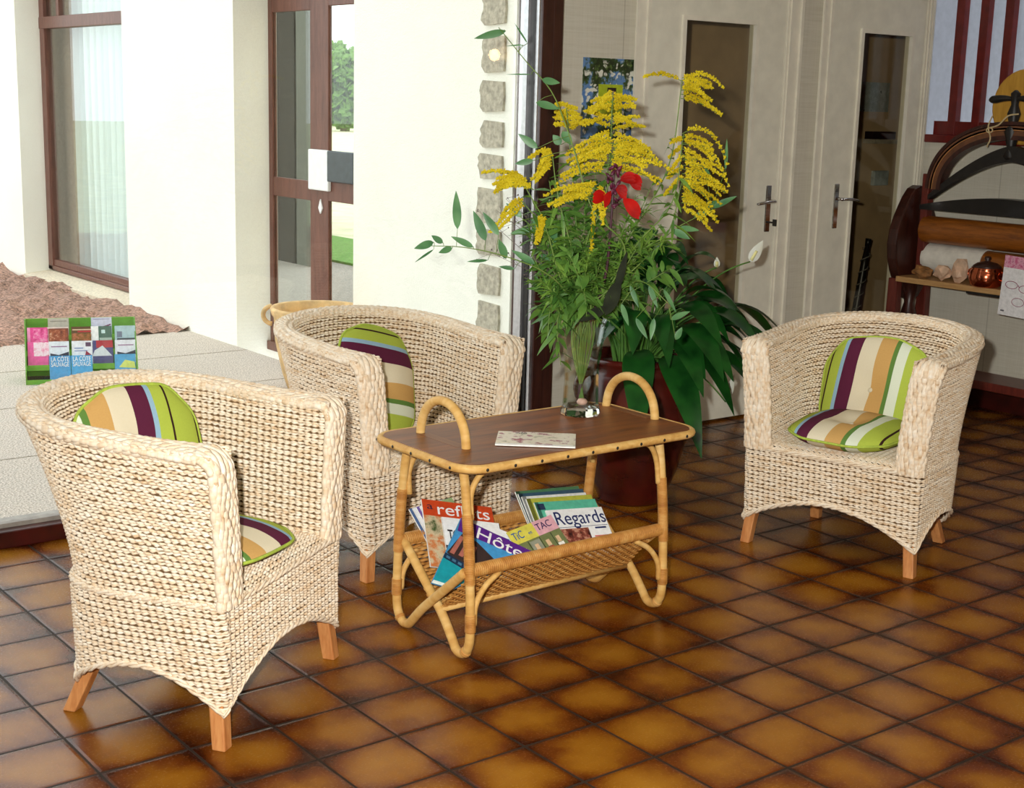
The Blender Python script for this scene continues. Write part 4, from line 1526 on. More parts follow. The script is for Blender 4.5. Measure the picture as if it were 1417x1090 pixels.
# leaflets: tier, column, colour set
LF = [
    (0, 1, (186, 180, 168), 'grey leaflet in the top tier of the green rack, second column', 'sketch'),
    (0, 3, (204, 204, 226), 'pale lilac leaflet in the top tier of the green rack, fourth column', 'swoosh'),
    (1, 0, (226, 70, 146), 'pink leaflet in the left column of the green rack, second tier', 'pink'),
    (1, 1, (126, 58, 36), 'brown picture leaflet with pale border in the second tier of the rack', 'frame'),
    (1, 2, (96, 66, 30), 'dark brown and red leaflet in the middle of the rack, second tier', 'red'),
    (1, 3, (70, 104, 92), 'dark green and white leaflet in the second tier of the rack', 'half'),
    (1, 4, (168, 196, 204), 'pale blue landscape leaflet at the right end of the second tier', 'hill'),
    (2, 0, (232, 90, 160), 'pink and white leaflet in the left column of the rack, third tier', 'pink2'),
    (2, 1, (224, 230, 240), 'white leaflet with dark blue band, third tier, second column', 'band'),
    (2, 2, (230, 232, 240), 'white leaflet with red corner in the middle of the third tier', 'corner'),
    (2, 3, (66, 66, 120), 'navy and red leaflet with pale peak, third tier, fourth column', 'peak'),
    (2, 4, (224, 226, 236), 'white and black leaflet at the right end of the third tier', 'band'),
    (3, 1, (64, 150, 208), 'sky blue leaflet headed LA in the bottom tier, second column', 'la'),
    (3, 2, (72, 160, 216), 'sky blue leaflet headed LA in the middle of the bottom tier', 'la'),
    (3, 4, (70, 156, 208), 'blue and yellow leaflet at the right end of the bottom tier', 'sun'),
]
bpy.context.view_layer.update()
rkm = rk.matrix_world.copy()
for ti, ci, colr, lab, kind in LF:
    ty, tz = TIER[ti]
    x = -0.198 + 0.099 * ci + 0.005 * math.sin(ci * 3.3 + ti)
    wv = 0.0475
    hgt = 0.124 if ti else 0.096
    lo = MB()
    cover = ink(*colr)
    lo.box((-wv, -0.003, 0), (wv, 0.003, hgt))
    o = lo.build('leaflet', cover)
    tag(o, lab, 'leaflet', 'leaflets in the green rack')
    o.matrix_world = rkm @ Matrix.Translation((x, ty - 0.022, tz + 0.004)) @ Matrix.Rotation(R_(-17), 4, 'X')
    def pp(nm, x0, x1, z0, z1, colr2):
        m_ = MB()
        m_.box((-wv + 2 * wv * x0, -0.0036, hgt * z0), (-wv + 2 * wv * x1, -0.003, hgt * z1))
        return m_.build(nm, colr2 if not isinstance(colr2, tuple) else ink(*colr2), o)
    def poly(nm, pts, colr2):
        m_ = MB()
        m_.prism([(-wv + 2 * wv * a, hgt * b) for a, b in pts], -0.0038, -0.003, 'XZ')
        return m_.build(nm, ink(*colr2), o, fix=True)
    if kind == 'pink':
        pp('picture', 0.28, 1, 0.42, 0.95, photo_mat('pink_picture', [(0.35, (190, 20, 100)), (0.5, (236, 90, 160)), (0.7, (246, 190, 216))], 40))
        pp('spine', 0.0, 0.14, 0, 1, (246, 150, 196))
    elif kind == 'pink2':
        pp('picture', 0.28, 1, 0.45, 0.98, photo_mat('pink_white_picture', [(0.35, (214, 30, 110)), (0.5, (246, 230, 240)), (0.7, (236, 90, 150))], 30))
    elif kind == 'frame':
        pp('border', 0, 1, 0.95, 1.0, (226, 206, 200))
        pp('border', 0, 0.06, 0, 0.95, (226, 206, 200))
        pp('picture', 0.10, 0.94, 0.40, 0.90, photo_mat('brown_picture', [(0.35, (88, 30, 16)), (0.55, (166, 84, 50)), (0.72, (230, 190, 160))], 45))
    elif kind == 'red':
        pp('stripe', 0.05, 0.95, 0.86, 0.90, (220, 190, 160))
        pp('stripe', 0.30, 0.98, 0.78, 0.84, (180, 40, 44))
        pp('picture', 0.02, 0.98, 0.40, 0.74, photo_mat('autumn_picture', [(0.35, (60, 66, 22)), (0.52, (150, 90, 30)), (0.7, (206, 120, 100))], 45))
    elif kind == 'half':
        pp('white_side', 0.0, 0.36, 0, 1, (240, 240, 242))
        pp('moon', 0.5, 0.68, 0.72, 0.86, (200, 226, 226))
        pp('pale_foot', 0.4, 1, 0.42, 0.55, (170, 190, 180))
    elif kind == 'hill':
        pp('hill', 0.1, 1, 0.40, 0.52, (60, 70, 80))
        pp('house', 0.1, 0.35, 0.55, 0.78, (110, 120, 140))
    elif kind == 'band':
        poly('arch_band', [(0.1, 0.55), (0.5, 0.48), (0.98, 0.60), (0.98, 0.44), (0.5, 0.36), (0.1, 0.40)], (26, 34, 62))
        pp('title_line', 0.15, 0.9, 0.78, 0.82, (150, 110, 150))
    elif kind == 'corner':
        poly('red_corner', [(0.62, 0.42), (0.98, 0.42), (0.68, 0.62)], (150, 26, 60))
        pp('title_line', 0.12, 0.55, 0.70, 0.74, (120, 140, 190))
        pp('title_line', 0.12, 0.75, 0.60, 0.64, (150, 160, 200))
        pp('crest', 0.66, 0.92, 0.78, 0.94, (90, 60, 90))
    elif kind == 'peak':
        pp('red_field', 0.2, 1, 0.72, 1.0, (170, 36, 52))
        poly('pale_peak', [(0.0, 0.40), (0.95, 0.40), (0.5, 0.80), (0.12, 0.62)], (206, 214, 220))
    elif kind == 'la':
        text_mesh('LA CÔTE', 0.03, WHITE_INK, 'title', o, Matrix.Translation((0, -0.0042, hgt * 0.86)) @ Matrix.Rotation(PI / 2, 4, 'X'), 0.08)
        text_mesh('SAUVAGE', 0.03, WHITE_INK, 'title', o, Matrix.Translation((0, -0.0042, hgt * 0.66)) @ Matrix.Rotation(PI / 2, 4, 'X'), 0.08)
    elif kind == 'sun':
        poly('yellow_shore', [(0.2, 0.50), (0.5, 0.78), (0.95, 0.70), (1.0, 0.45)], (206, 216, 110))
    elif kind == 'swoosh':
        poly('swoosh', [(0.3, 0.46), (0.95, 0.68), (0.95, 0.62), (0.5, 0.42)], (110, 40, 90))
        pp('title_line', 0.1, 0.9, 0.90, 0.94, (150, 150, 180))
    elif kind == 'sketch':
        pp('title_line', 0.1, 0.9, 0.84, 0.88, (140, 134, 124))
        pp('sketch', 0.2, 0.75, 0.42, 0.54, (70, 62, 60))

# ================================================================== CLAY POT outside behind the second armchair
b0 = at(440, 424, 1, 2.62)
pt_ = empty('garden_pot', (b0[0], 2.62, ZT))
tag(pt_, 'round tan clay planter with loop handle on the terrace behind the second armchair', 'planter')
ZR = float(b0[2]) - ZT
CLAY = plain('tan_clay', (208, 172, 120), 0.8, 0.12, 18, bump=0.1)
RB = 0.215
mb = MB()
mb.lathe([(RB * 0.66, 0), (RB * 0.78, 0.08), (RB * 0.93, ZR * 0.6), (RB * 0.95, ZR - 0.05), (RB * 1.0, ZR - 0.035), (RB * 1.03, ZR - 0.012), (RB * 1.0, ZR), (RB * 0.93, ZR - 0.004), (RB * 0.90, ZR - 0.04), (RB * 0.86, ZR - 0.12), (0.001, ZR - 0.13)], 48)
mb.build('pot_body', CLAY, pt_, smooth=True)
for s in (-1, 1):
    hd = ray(440, 424)
    rgt = Vector((ROT[0][0], ROT[1][0], 0)).normalized()
    arc = [rgt * (s * (RB * 0.98 + 0.045 * math.sin(t))) + Vector((0, 0, ZR - 0.045 + 0.035 * math.cos(t) * 1.2)) for t in np.linspace(0.1, PI - 0.1, 14)]
    MB().tube(arc, 0.011, 8).build('loop_handle', CLAY, pt_, smooth=True)

# ================================================================== VASE
VX, VY, VZ = 1.785, -0.088, TZ
vs = empty('glass_vase', (VX, VY, VZ))
tag(vs, 'tall clear faceted glass vase holding the bouquet on the table', 'vase')
vg = NT('clear_vase_glass')
vg.set((1, 1, 1, 1), 0.0, spec=0.5, Transmission_Weight=1.0, IOR=1.45)
MT['vase_glass'] = glass_mat('vase_wall_glass', (0.985, 1.0, 0.99, 1), 1.5, 0.02, 1.9)
v = MB()
prof_o = [(0.052, 0.020), (0.051, 0.06), (0.049, 0.10), (0.051, 0.15), (0.058, 0.20), (0.068, 0.25), (0.080, 0.285)]
prof_i = [(r - 0.0035, z) for r, z in reversed(prof_o)]
v.lathe(prof_o + prof_i, 10, cap=False)
v.build('vase_wall', MT['vase_glass'], vs)
v = MB()
v.lathe([(0.056, 0.0005), (0.058, 0.006), (0.056, 0.014), (0.0535, 0.024), (0.03, 0.028), (0.001, 0.029)], 10)
v.build('vase_base', vg.m, vs)
t = NT('vase_water')
MT['water'] = glass_mat('vase_water', (0.985, 1.0, 0.985, 1), 1.33, 0.0, 0.8)
v = MB()
v.lathe([(0.047, 0.031), (0.0455, 0.08), (0.0455, 0.12), (0.001, 0.12)], 10)
v.build('water', MT['water'], vs)
v = MB()
v.lathe([(0.001, 0.0), (0.012, 0.003), (0.016, 0.010), (0.011, 0.018), (0.001, 0.021)], 12, c=(-0.012, -0.02, 0.030))
v.build('pink_pebble', plain('pink_pebble', (226, 176, 160), 0.4, 0.1), vs, smooth=True)

# ================================================================== BOUQUET
MT['leaf_a'] = leaf_mat('willow_green_leaf', (66, 110, 44), (110, 152, 66))
MT['leaf_b'] = leaf_mat('bamboo_leaf', (62, 112, 66), (110, 156, 104), 0.4)
MT['leaf_c'] = leaf_mat('fine_foliage_leaf', (76, 122, 40), (132, 168, 70))
MT['stem_g'] = leaf_mat('green_stem', (92, 128, 52), (130, 150, 76), 0.5, 0.1)
MT['gold'] = leaf_mat('goldenrod_floret', (216, 190, 8), (246, 230, 48), 0.7, 0.35)
MT['dark_stem'] = plain('purple_dark_stem', (66, 34, 44), 0.5, 0.2)
MT['dark_leaf'] = plain('bronze_canna_leaf_blade', (34, 38, 26), 0.75, 0.3, 20, spec=0.12)
MT['red_petal'] = leaf_mat('red_canna_petal', (150, 8, 10), (206, 26, 18), 0.4, 0.25)
MT['plum_bud'] = plain('plum_canna_bud', (86, 26, 52), 0.5, 0.3, 60)
NECK = Vector((VX, VY, VZ + 0.262))
VD = 4.06
br = random.Random(11)
def PX(px, py, dd=0.0):
    return Vector(at_depth(px, py, VD + dd))
def leaf(mb, base, d, L, W, droop=0.2, mi=0, n=7, side=None, fold=0.15, tipk=0.8):
    d = Vector(d).normalized()
    base = Vector(base)
    up = Vector((0, 0, 1))
    if side is None:
        side = d.cross(up)
        if side.length < 0.05:
            side = Vector((1, 0, 0))
        ang = br.uniform(-0.9, 0.9)
        side = Quaternion(d, ang) @ side.normalized()
    side = Vector(side).normalized()
    nrm = side.cross(d).normalized()
    rows = []
    for i in range(n + 1):
        t = i / n
        c = base + d * (L * t) - up * (droop * L * t * t)
        w = W * 0.5 * max(0.02, math.sin(PI * min(1, t ** tipk))) ** 0.85
        if i == n:
            w = W * 0.01
        rows.append([c - side * w + nrm * (fold * w), c, c + side * w + nrm * (fold * w)])
    mb.grid(rows, mi)
def stem_path(tip, mid=None, off=(0, 0), n=26):
    """from the vase floor through its neck and on to the tip"""
    a = Vector((VX + off[0] * -0.35, VY + off[1] * -0.35, VZ + 0.034))
    b = NECK + Vector((off[0], off[1], 0))
    pts = [a, b]
    if mid is not None:
        pts += [Vector(m) for m in (mid if isinstance(mid, (list, tuple)) and not isinstance(mid, Vector) else [mid])]
    pts.append(Vector(tip))
    return smooth_path(pts, n)
def neck_off():
    a, r = br.uniform(0, 2 * PI), br.uniform(0.005, 0.040)
    return (r * math.cos(a), r * math.sin(a))
def florets(mb, c, r, cnt, s0=0.0026):
    for _ in range(cnt):
        d = Vector((br.gauss(0, 1), br.gauss(0, 1), br.gauss(0, 1))).normalized()
        p = c + d * r * br.random() ** 0.5
        s = s0 * br.uniform(0.7, 1.4)
        a = d.orthogonal().normalized()
        a = Quaternion(d, br.uniform(0, 6)) @ a
        b = d.cross(a)
        mb.add([p + a * s, p + b * s, p - a * s, p - b * s, p + d * s * 1.6, p - d * s], [(0, 1, 4), (1, 2, 4), (2, 3, 4), (3, 0, 4), (1, 0, 5), (2, 1, 5), (3, 2, 5), (0, 3, 5)])
def goldenrod(label, ctrl, plume, dens=1.0):
    """ctrl: points of the stem; plume: list of (start, middle, end) arching sprays"""
    path = stem_path(ctrl[-1], ctrl[:-1], neck_off(), 40)
    o = MB().tube(path, [0.0028 - 0.0014 * i / 39 for i in range(40)], 6).build('goldenrod_stem', MT['stem_g'], None, smooth=True)
    tag(o, label, 'flower', 'goldenrod stems in the vase')
    g = MB()
    tw = MB()
    for a, b, c in plume:
        pp = bez(a, b, c, 16)
        tw.tube(pp, 0.0011, 4)
        for i, p in enumerate(pp[2:]):
            florets(g, p + Vector((0, 0, 0.003)), 0.0075 * (1 - 0.5 * i / 14), int(11 * dens), 0.0027)
    tw.build('spray_twig', MT['stem_g'], o)
    g.build('flower_plume', MT['gold'], o)
    lf = MB()
    for i in range(14, 34):
        p = path[i]
        d = Vector((br.uniform(-1, 1), br.uniform(-1, 1), br.uniform(-0.3, 0.5)))
        leaf(lf, p, d, br.uniform(0.05, 0.09), 0.011, 0.3)
    lf.build('foliage', MT['leaf_c'], o, smooth=True)
    return o
def spray(px0, px1, dd, n, lo, hi, dy, side='both'):
    """n separate arching branchlets leaving the stretch px0 -> px1 of the stem"""
    out = []
    for k in range(n):
        f = (k + br.random() * 0.6) / n
        x0, y0 = px0[0] + (px1[0] - px0[0]) * f, px0[1] + (px1[1] - px0[1]) * f
        sg = {'both': 1 if k % 2 else -1, 'right': 1, 'left': -1}[side]
        ln = lo + (hi - lo) * (0.35 + 0.65 * f) * br.uniform(0.7, 1.1)
        a = PX(x0, y0, dd + br.uniform(-0.01, 0.01))
        c = PX(x0 + sg * ln, y0 + br.uniform(*dy), dd + br.uniform(-0.10, 0.10))
        b = (a + c) / 2 + Vector((0, 0, 0.00042 * ln * br.uniform(0.7, 1.3)))
        out.append((a, b, c))
    return out
G = goldenrod
G('goldenrod stem rising highest on the right, arching over the door glass', [PX(870, 330, 0.03), PX(925, 230, 0.06), PX(944, 112, 0.08)],
   spray((944, 106), (942, 138), 0.08, 7, 22, 54, (0, 34), 'right') + [(PX(943, 112, 0.08), PX(975, 90, 0.08), PX(1000, 122, 0.06)), (PX(943, 112, 0.08), PX(915, 97, 0.08), PX(892, 107, 0.1))])
G('goldenrod stem with broad yellow drooping plume at the right of the bouquet', [PX(880, 340, 0.0), PX(930, 280, 0.02), PX(946, 185, 0.03)],
   spray((944, 186), (944, 262), 0.03, 13, 26, 66, (8, 56), 'right') + spray((944, 190), (946, 250), 0.03, 5, 10, 26, (4, 30), 'left') + [(PX(944, 185, 0.03), PX(985, 160, 0.03), PX(1006, 228, 0.02)), (PX(944, 200, 0.03), PX(990, 195, 0.0), PX(1008, 258, 0.02))])
G('goldenrod stem with plume hanging lowest on the right beside the door', [PX(885, 350, 0.03), PX(925, 320, 0.04), PX(944, 250, 0.06)],
   spray((944, 250), (942, 290), 0.06, 8, 18, 52, (8, 42), 'right') + [(PX(944, 255, 0.06), PX(972, 248, 0.06), PX(993, 308, 0.05))])
G('goldenrod stem standing tallest in the middle before the flower poster', [PX(822, 320, 0.0), PX(842, 230, 0.02), PX(848, 128, 0.03)],
   spray((848, 126), (846, 218), 0.03, 26, 14, 52, (-14, 26)), 1.1)
G('goldenrod stem with wide flat plume at the middle of the bouquet', [PX(820, 330, -0.06), PX(838, 270, -0.08), PX(850, 205, -0.1)],
   spray((850, 198), (838, 240), -0.1, 22, 18, 76, (-6, 26)) + [(PX(850, 200, -0.1), PX(885, 180, -0.1), PX(905, 222, -0.1)), (PX(850, 200, -0.1), PX(815, 185, -0.1), PX(785, 215, -0.08)), (PX(850, 205, -0.1), PX(890, 200, -0.1), PX(930, 240, -0.08))])
G('small goldenrod tip at upper left of the bouquet beside the dark post', [PX(800, 330, 0.02), PX(792, 240, 0.06), PX(784, 150, 0.08)],
   spray((784, 146), (788, 182), 0.08, 10, 8, 24, (-10, 8)))
G('goldenrod stem bending down at left in front of the dark post', [PX(790, 340, -0.06), PX(772, 270, -0.1), PX(764, 212, -0.12)],
   spray((764, 212), (760, 236), -0.12, 5, 8, 26, (4, 26), 'left') + [(PX(764, 210, -0.12), PX(752, 208, -0.12), PX(744, 244, -0.12)), (PX(764, 210, -0.12), PX(745, 206, -0.12), PX(728, 226, -0.14))])
G('goldenrod stem reaching far left over the white strip of wall', [PX(782, 350, -0.05), PX(745, 290, -0.1), PX(722, 250, -0.12)],
   spray((722, 246), (740, 264), -0.12, 11, 18, 56, (-14, 12), 'left') + [(PX(724, 250, -0.12), PX(700, 232, -0.12), PX(668, 240, -0.14))])
G('goldenrod sprig pointing down to the left above the bamboo twigs', [PX(786, 370, -0.08), PX(748, 310, -0.12), PX(722, 278, -0.14)],
  [(PX(724, 276, -0.14), PX(704, 292, -0.14), PX(678, 322, -0.15)), (PX(726, 280, -0.14), PX(708, 300, -0.14), PX(690, 318, -0.14)), (PX(724, 276, -0.14), PX(706, 280, -0.12), PX(694, 300, -0.13))])
G('goldenrod stem arching around the red flower, left of it', [PX(808, 360, -0.1), PX(822, 300, -0.14), PX(826, 262, -0.16)],
   spray((826, 256), (816, 278), -0.16, 8, 18, 62, (-6, 16), 'left') + [(PX(826, 262, -0.16), PX(790, 250, -0.16), PX(754, 272, -0.16)), (PX(824, 272, -0.16), PX(830, 275, -0.16), PX(834, 312, -0.16)), (PX(826, 262, -0.16), PX(840, 260, -0.16), PX(836, 300, -0.16)), (PX(824, 268, -0.16), PX(820, 310, -0.16), PX(818, 350, -0.16))])
G('goldenrod sprig drooping low at left before the dark post', [PX(778, 390, -0.1), PX(760, 330, -0.14), PX(750, 300, -0.16)],
  [(PX(750, 300, -0.16), PX(744, 304, -0.16), PX(742, 338, -0.16)), (PX(752, 302, -0.16), PX(752, 310, -0.16), PX(746, 334, -0.16))])

# fine leafy stems filling the bouquet
def leafy(label, tip, mid, n_leaf, L, W, matk, twig=3, group='leafy green stems in the vase'):
    path = stem_path(tip, mid, neck_off(), 44)
    o = MB().tube(path, [0.0024 - 0.0014 * i / 43 for i in range(44)], 6).build('leafy_stem', MT['stem_g'], None, smooth=True)
    tag(o, label, 'foliage', group)
    lf = MB()
    for k in range(n_leaf):
        f = 0.40 + 0.60 * k / n_leaf
        i = min(43, int(f * 43))
        p = path[i]
        tg = (path[min(43, i + 1)] - path[i - 1]).normalized()
        az = k * 2.4 + br.uniform(-0.4, 0.4)
        sd = Quaternion(tg, az) @ tg.orthogonal().normalized()
        d = (sd + tg * br.uniform(0.2, 0.8)).normalized()
        ln = L * br.uniform(0.7, 1.2) * (1.15 - 0.4 * f)
        leaf(lf, p, d, ln, W * br.uniform(0.8, 1.2), br.uniform(0.1, 0.5))
    # short side twigs with their own small leaves
    for k in range(twig):
        i = int(20 + 20 * k / max(1, twig))
        d = Vector((br.uniform(-1, 1), br.uniform(-1, 1), br.uniform(-0.1, 0.6))).normalized()
        e = path[i] + d * br.uniform(0.06, 0.12)
        tp = bez(path[i], (path[i] + e) / 2 + Vector((0, 0, 0.02)), e, 10)
        lf.tube(tp, 0.0010, 4, mi=1)
        for q in range(12):
            p = tp[min(9, 1 + q * 9 // 12)]
            dd = (d + Vector((br.uniform(-1, 1), br.uniform(-1, 1), br.uniform(-1, 1))) * 0.8).normalized()
            leaf(lf, p, dd, L * 0.6 * br.uniform(0.7, 1.2), W * 0.75, 0.2, n=5)
    lf.build('foliage', [MT[matk], MT['stem_g']], o, smooth=True)
    return o
LFY = [
    ((748, 300), (768, 380), -0.12, 'leaf_a', 'leafy stem at the left edge of the bouquet, before the dark post'),
    ((770, 270), (782, 370), 0.05, 'leaf_a', 'leafy stem rising at left behind the arching goldenrod'),
    ((798, 215), (798, 340), 0.10, 'leaf_a', 'tall leafy stem left of centre reaching below the small goldenrod tip'),
    ((735, 350), (765, 400), -0.05, 'leaf_c', 'leafy stem leaning low and left over the dark post'),
    ((760, 400), (772, 415), -0.14, 'leaf_c', 'short leafy sprig just above the left lip of the vase'),
    ((842, 330), (826, 380), -0.14, 'leaf_c', 'short leafy stem in front of the red flower stem'),
    ((868, 300), (842, 370), 0.06, 'leaf_c', 'feathery green stem just right of the red flower'),
    ((895, 280), (852, 370), 0.10, 'leaf_c', 'feathery green stem toward the right of the bouquet'),
    ((915, 310), (862, 380), 0.02, 'leaf_c', 'feathery stem leaning right over the peace lily leaves'),
    ((880, 345), (848, 395), -0.10, 'leaf_c', 'low feathery stem right of the vase neck'),
    ((905, 250), (858, 350), 0.14, 'leaf_c', 'wispy tall green stem behind the right goldenrod'),
    ((790, 330), (792, 380), -0.16, 'leaf_a', 'bright leafy stem in the front middle of the bouquet'),
    ((815, 345), (810, 390), -0.18, 'leaf_c', 'light green leafy stem at front above the vase'),
    ((930, 370), (880, 400), -0.04, 'leaf_a', 'leafy stem stretching right, low over the peace lily'),
    ((840, 250), (830, 350), 0.14, 'leaf_a', 'leafy stem standing behind the red flower'),
    ((765, 335), (780, 390), 0.12, 'leaf_a', 'leafy stem at the back left of the bouquet'),
]
LFY += [
    ((760, 250), (776, 350), -0.02, 'leaf_a', 'leafy stem at left reaching up between the goldenrod and the dark post'),
    ((810, 290), (806, 370), -0.08, 'leaf_a', 'leafy stem in the middle, left of the canna stem'),
    ((780, 300), (788, 380), 0.0, 'leaf_a', 'bushy leafy stem in the left middle of the bouquet'),
    ((825, 225), (818, 340), 0.08, 'leaf_a', 'leafy stem rising behind the wide flat goldenrod plume'),
    ((750, 430), (768, 425), 0.0, 'leaf_a', 'leafy sprig spreading low at left above the vase lip'),
    ((880, 270), (850, 350), 0.02, 'leaf_c', 'feathery stem beside the canna at its right'),
    ((900, 330), (860, 385), 0.08, 'leaf_c', 'feathery stem at right in front of the door edge'),
]
for tip, mid, dd, mk, lab in LFY:
    leafy(lab, PX(*tip, dd), [PX(*mid, dd * 0.6)], 34, 0.085 if mk == 'leaf_a' else 0.062, 0.016 if mk == 'leaf_a' else 0.008, mk, 5)
# sprigs hanging over the left lip of the vase
for tip, mid, dd, lab in (((776, 505), (772, 440), -0.12, 'leafy sprig hanging down over the left lip of the vase'), ((757, 470), (765, 420), -0.10, 'leafy sprig drooping further left beside the vase'),
                          ((812, 438), (808, 405), -0.2, 'leafy sprig bending over the front lip of the vase')):
    leafy(lab, PX(*tip, dd), [PX(798, 405, dd * 0.6), PX(*mid, dd)], 26, 0.075, 0.018, 'leaf_a', 2)

# bamboo twigs
def bamboo(label, path_px, leaves):
    ctrl = [PX(*p) for p in path_px]
    path = stem_path(ctrl[-1], ctrl[:-1], neck_off(), 60)
    o = MB().tube(path, [0.0030 - 0.0019 * i / 59 for i in range(60)], 6).build('bamboo_stem', MT['stem_g'], None, smooth=True)
    tag(o, label, 'foliage', 'bamboo twigs in the vase')
    lf = MB()
    for (x0, y0), (x1, y1), w, dd in leaves:
        a, b = PX(x0, y0, dd), PX(x1, y1, dd + br.uniform(-0.015, 0.015))
        # joined to the nearest point of the twig
        j = min(path, key=lambda q: (q - a).length)
        lf.tube([j, (j + a) / 2 + Vector((0, 0, 0.004)), a], 0.0009, 4, mi=1)
        vw = Vector(ray((x0 + x1) / 2, (y0 + y1) / 2)).normalized()
        d = (b - a)
        sd = d.cross(vw).normalized()
        sd = Quaternion(d.normalized(), br.uniform(-0.5, 0.5)) @ sd
        leaf(lf, a + Vector((0, 0, 0.0)), d, d.length, w, 0.03, side=sd, n=9, tipk=0.75)
    lf.build('foliage', [MT['leaf_b'], MT['stem_g']], o, smooth=True)
bamboo('longest bamboo twig curving up left past the dark post to one high leaf', [(865, 350, -0.1), (820, 290, -0.16), (792, 200, -0.16), (765, 130, -0.14), (728, 85, -0.12), (690, 38, -0.1)],
       [((700, 43), (656, 52), 0.022, -0.1), ((724, 62), (700, 63), 0.004, -0.12), ((750, 110), (775, 114), 0.022, -0.14), ((742, 142), (775, 150), 0.022, -0.14), ((744, 205), (717, 184), 0.022, -0.15),
        ((778, 182), (792, 200), 0.026, -0.16), ((738, 222), (712, 226), 0.018, -0.15), ((776, 200), (765, 186), 0.024, -0.14), ((735, 103), (700, 102), 0.004, -0.12), ((730, 60), (712, 31), 0.005, -0.12)])
bamboo('bamboo twig stretching level to the far left with paired leaves', [(780, 400, -0.1), (745, 372, -0.18), (690, 352, -0.22), (640, 342, -0.24), (597, 340, -0.25)],
       [((600, 335), (573, 343), 0.022, -0.25), ((613, 336), (597, 325), 0.018, -0.25), ((626, 343), (607, 349), 0.018, -0.25), ((655, 342), (624, 326), 0.018, -0.24), ((600, 345), (574, 362), 0.007, -0.25),
        ((633, 317), (631, 262), 0.024, -0.24), ((672, 333), (655, 290), 0.026, -0.2), ((690, 325), (668, 292), 0.022, -0.2), ((700, 358), (690, 330), 0.024, -0.18), ((675, 360), (646, 361), 0.010, -0.2),
        ((712, 372), (690, 368), 0.012, -0.18), ((740, 365), (708, 345), 0.020, -0.15)])
bamboo('short bamboo twig at left reaching up beside the goldenrod', [(790, 380, -0.05), (755, 330, -0.1), (720, 300, -0.1)],
       [((722, 300), (700, 280), 0.02, -0.1), ((735, 318), (706, 322), 0.018, -0.1), ((745, 330), (735, 300), 0.02, -0.1), ((762, 345), (770, 310), 0.022, -0.08), ((772, 358), (745, 352), 0.02, -0.08)])
bamboo('bamboo twig bending right over the lily with narrow grey green leaves', [(862, 400, -0.05), (890, 390, -0.1), (925, 420, -0.12)],
       [((872, 395), (884, 425), 0.014, -0.1), ((898, 395), (910, 425), 0.016, -0.1), ((918, 400), (936, 432), 0.014, -0.12), ((928, 442), (955, 430), 0.018, -0.12), ((935, 470), (944, 452), 0.018, -0.12), ((905, 440), (900, 470), 0.016, -0.1), ((880, 440), (896, 468), 0.016, -0.12), ((860, 420), (870, 450), 0.016, -0.14)])
bamboo('bamboo twig rising right with dark leaves across the door glass', [(880, 370, 0.0), (930, 320, 0.08), (985, 290, 0.1)],
       [((985, 288), (1020, 270), 0.018, 0.1), ((975, 285), (995, 278), 0.02, 0.1), ((960, 300), (985, 292), 0.018, 0.1), ((940, 315), (968, 318), 0.018, 0.08), ((975, 230), (985, 250), 0.012, 0.1), ((1004, 235), (1006, 190), 0.010, 0.1), ((930, 318), (955, 330), 0.022, 0.08)])

# red canna with dark stem and bronze leaf
path = stem_path(PX(850, 236, -0.14), [PX(838, 380, -0.06), PX(846, 300, -0.12)], (0.02, -0.01), 30)
o = MB().tube(path, [0.006 - 0.003 * i / 29 for i in range(30)], 8).build('canna_stem', MT['dark_stem'], None, smooth=True)
tag(o, 'red canna flower on thick dark stem at the heart of the bouquet', 'flower')
for (a, b, w) in (((868, 246), (888, 256), 0.026), ((840, 274), (820, 272), 0.024), ((862, 278), (886, 296), 0.028), ((852, 262), (868, 268), 0.022), ((858, 250), (880, 244), 0.020), ((846, 268), (836, 282), 0.016)):
    m = MB()
    A, B = PX(*a, -0.16), PX(*b, -0.19)
    vw = Vector(ray(*a)).normalized()
    for q in range(3):
        leaf(m, A + Vector((0, 0, 0.004 * q)), B - A + Vector((0, 0, 0.006 * (q - 1))), (B - A).length, w, 0.15, side=(B - A).cross(vw), n=8, tipk=1.1, fold=0.3)
    m.build('petal', MT['red_petal'], o, smooth=True)
bd = MB()
for k in range(22):
    f = k / 21
    p = PX(849 + br.uniform(-9, 9), 232 + 56 * f, -0.15)
    d = Vector((br.uniform(-1, 1), br.uniform(-1, 1), br.uniform(0.2, 1))).normalized()
    bd.tube([p, p + d * 0.012, p + d * 0.024], [0.003, 0.0055, 0.0015], 7)
bd.build('bud_cluster', MT['plum_bud'], o, smooth=True)
m = MB()
for a, b, w in (((838, 436), (856, 388), 0.040), ((842, 425), (806, 440), 0.030), ((852, 405), (866, 352), 0.022)):
    A, B = PX(*a, -0.16), PX(*b, -0.18)
    leaf(m, A, B - A, (B - A).length * 1.15, w, 0.05, side=(B - A).cross(Vector(ray(*a))), n=9)
m.build('bronze_leaf', MT['dark_leaf'], o, smooth=True)

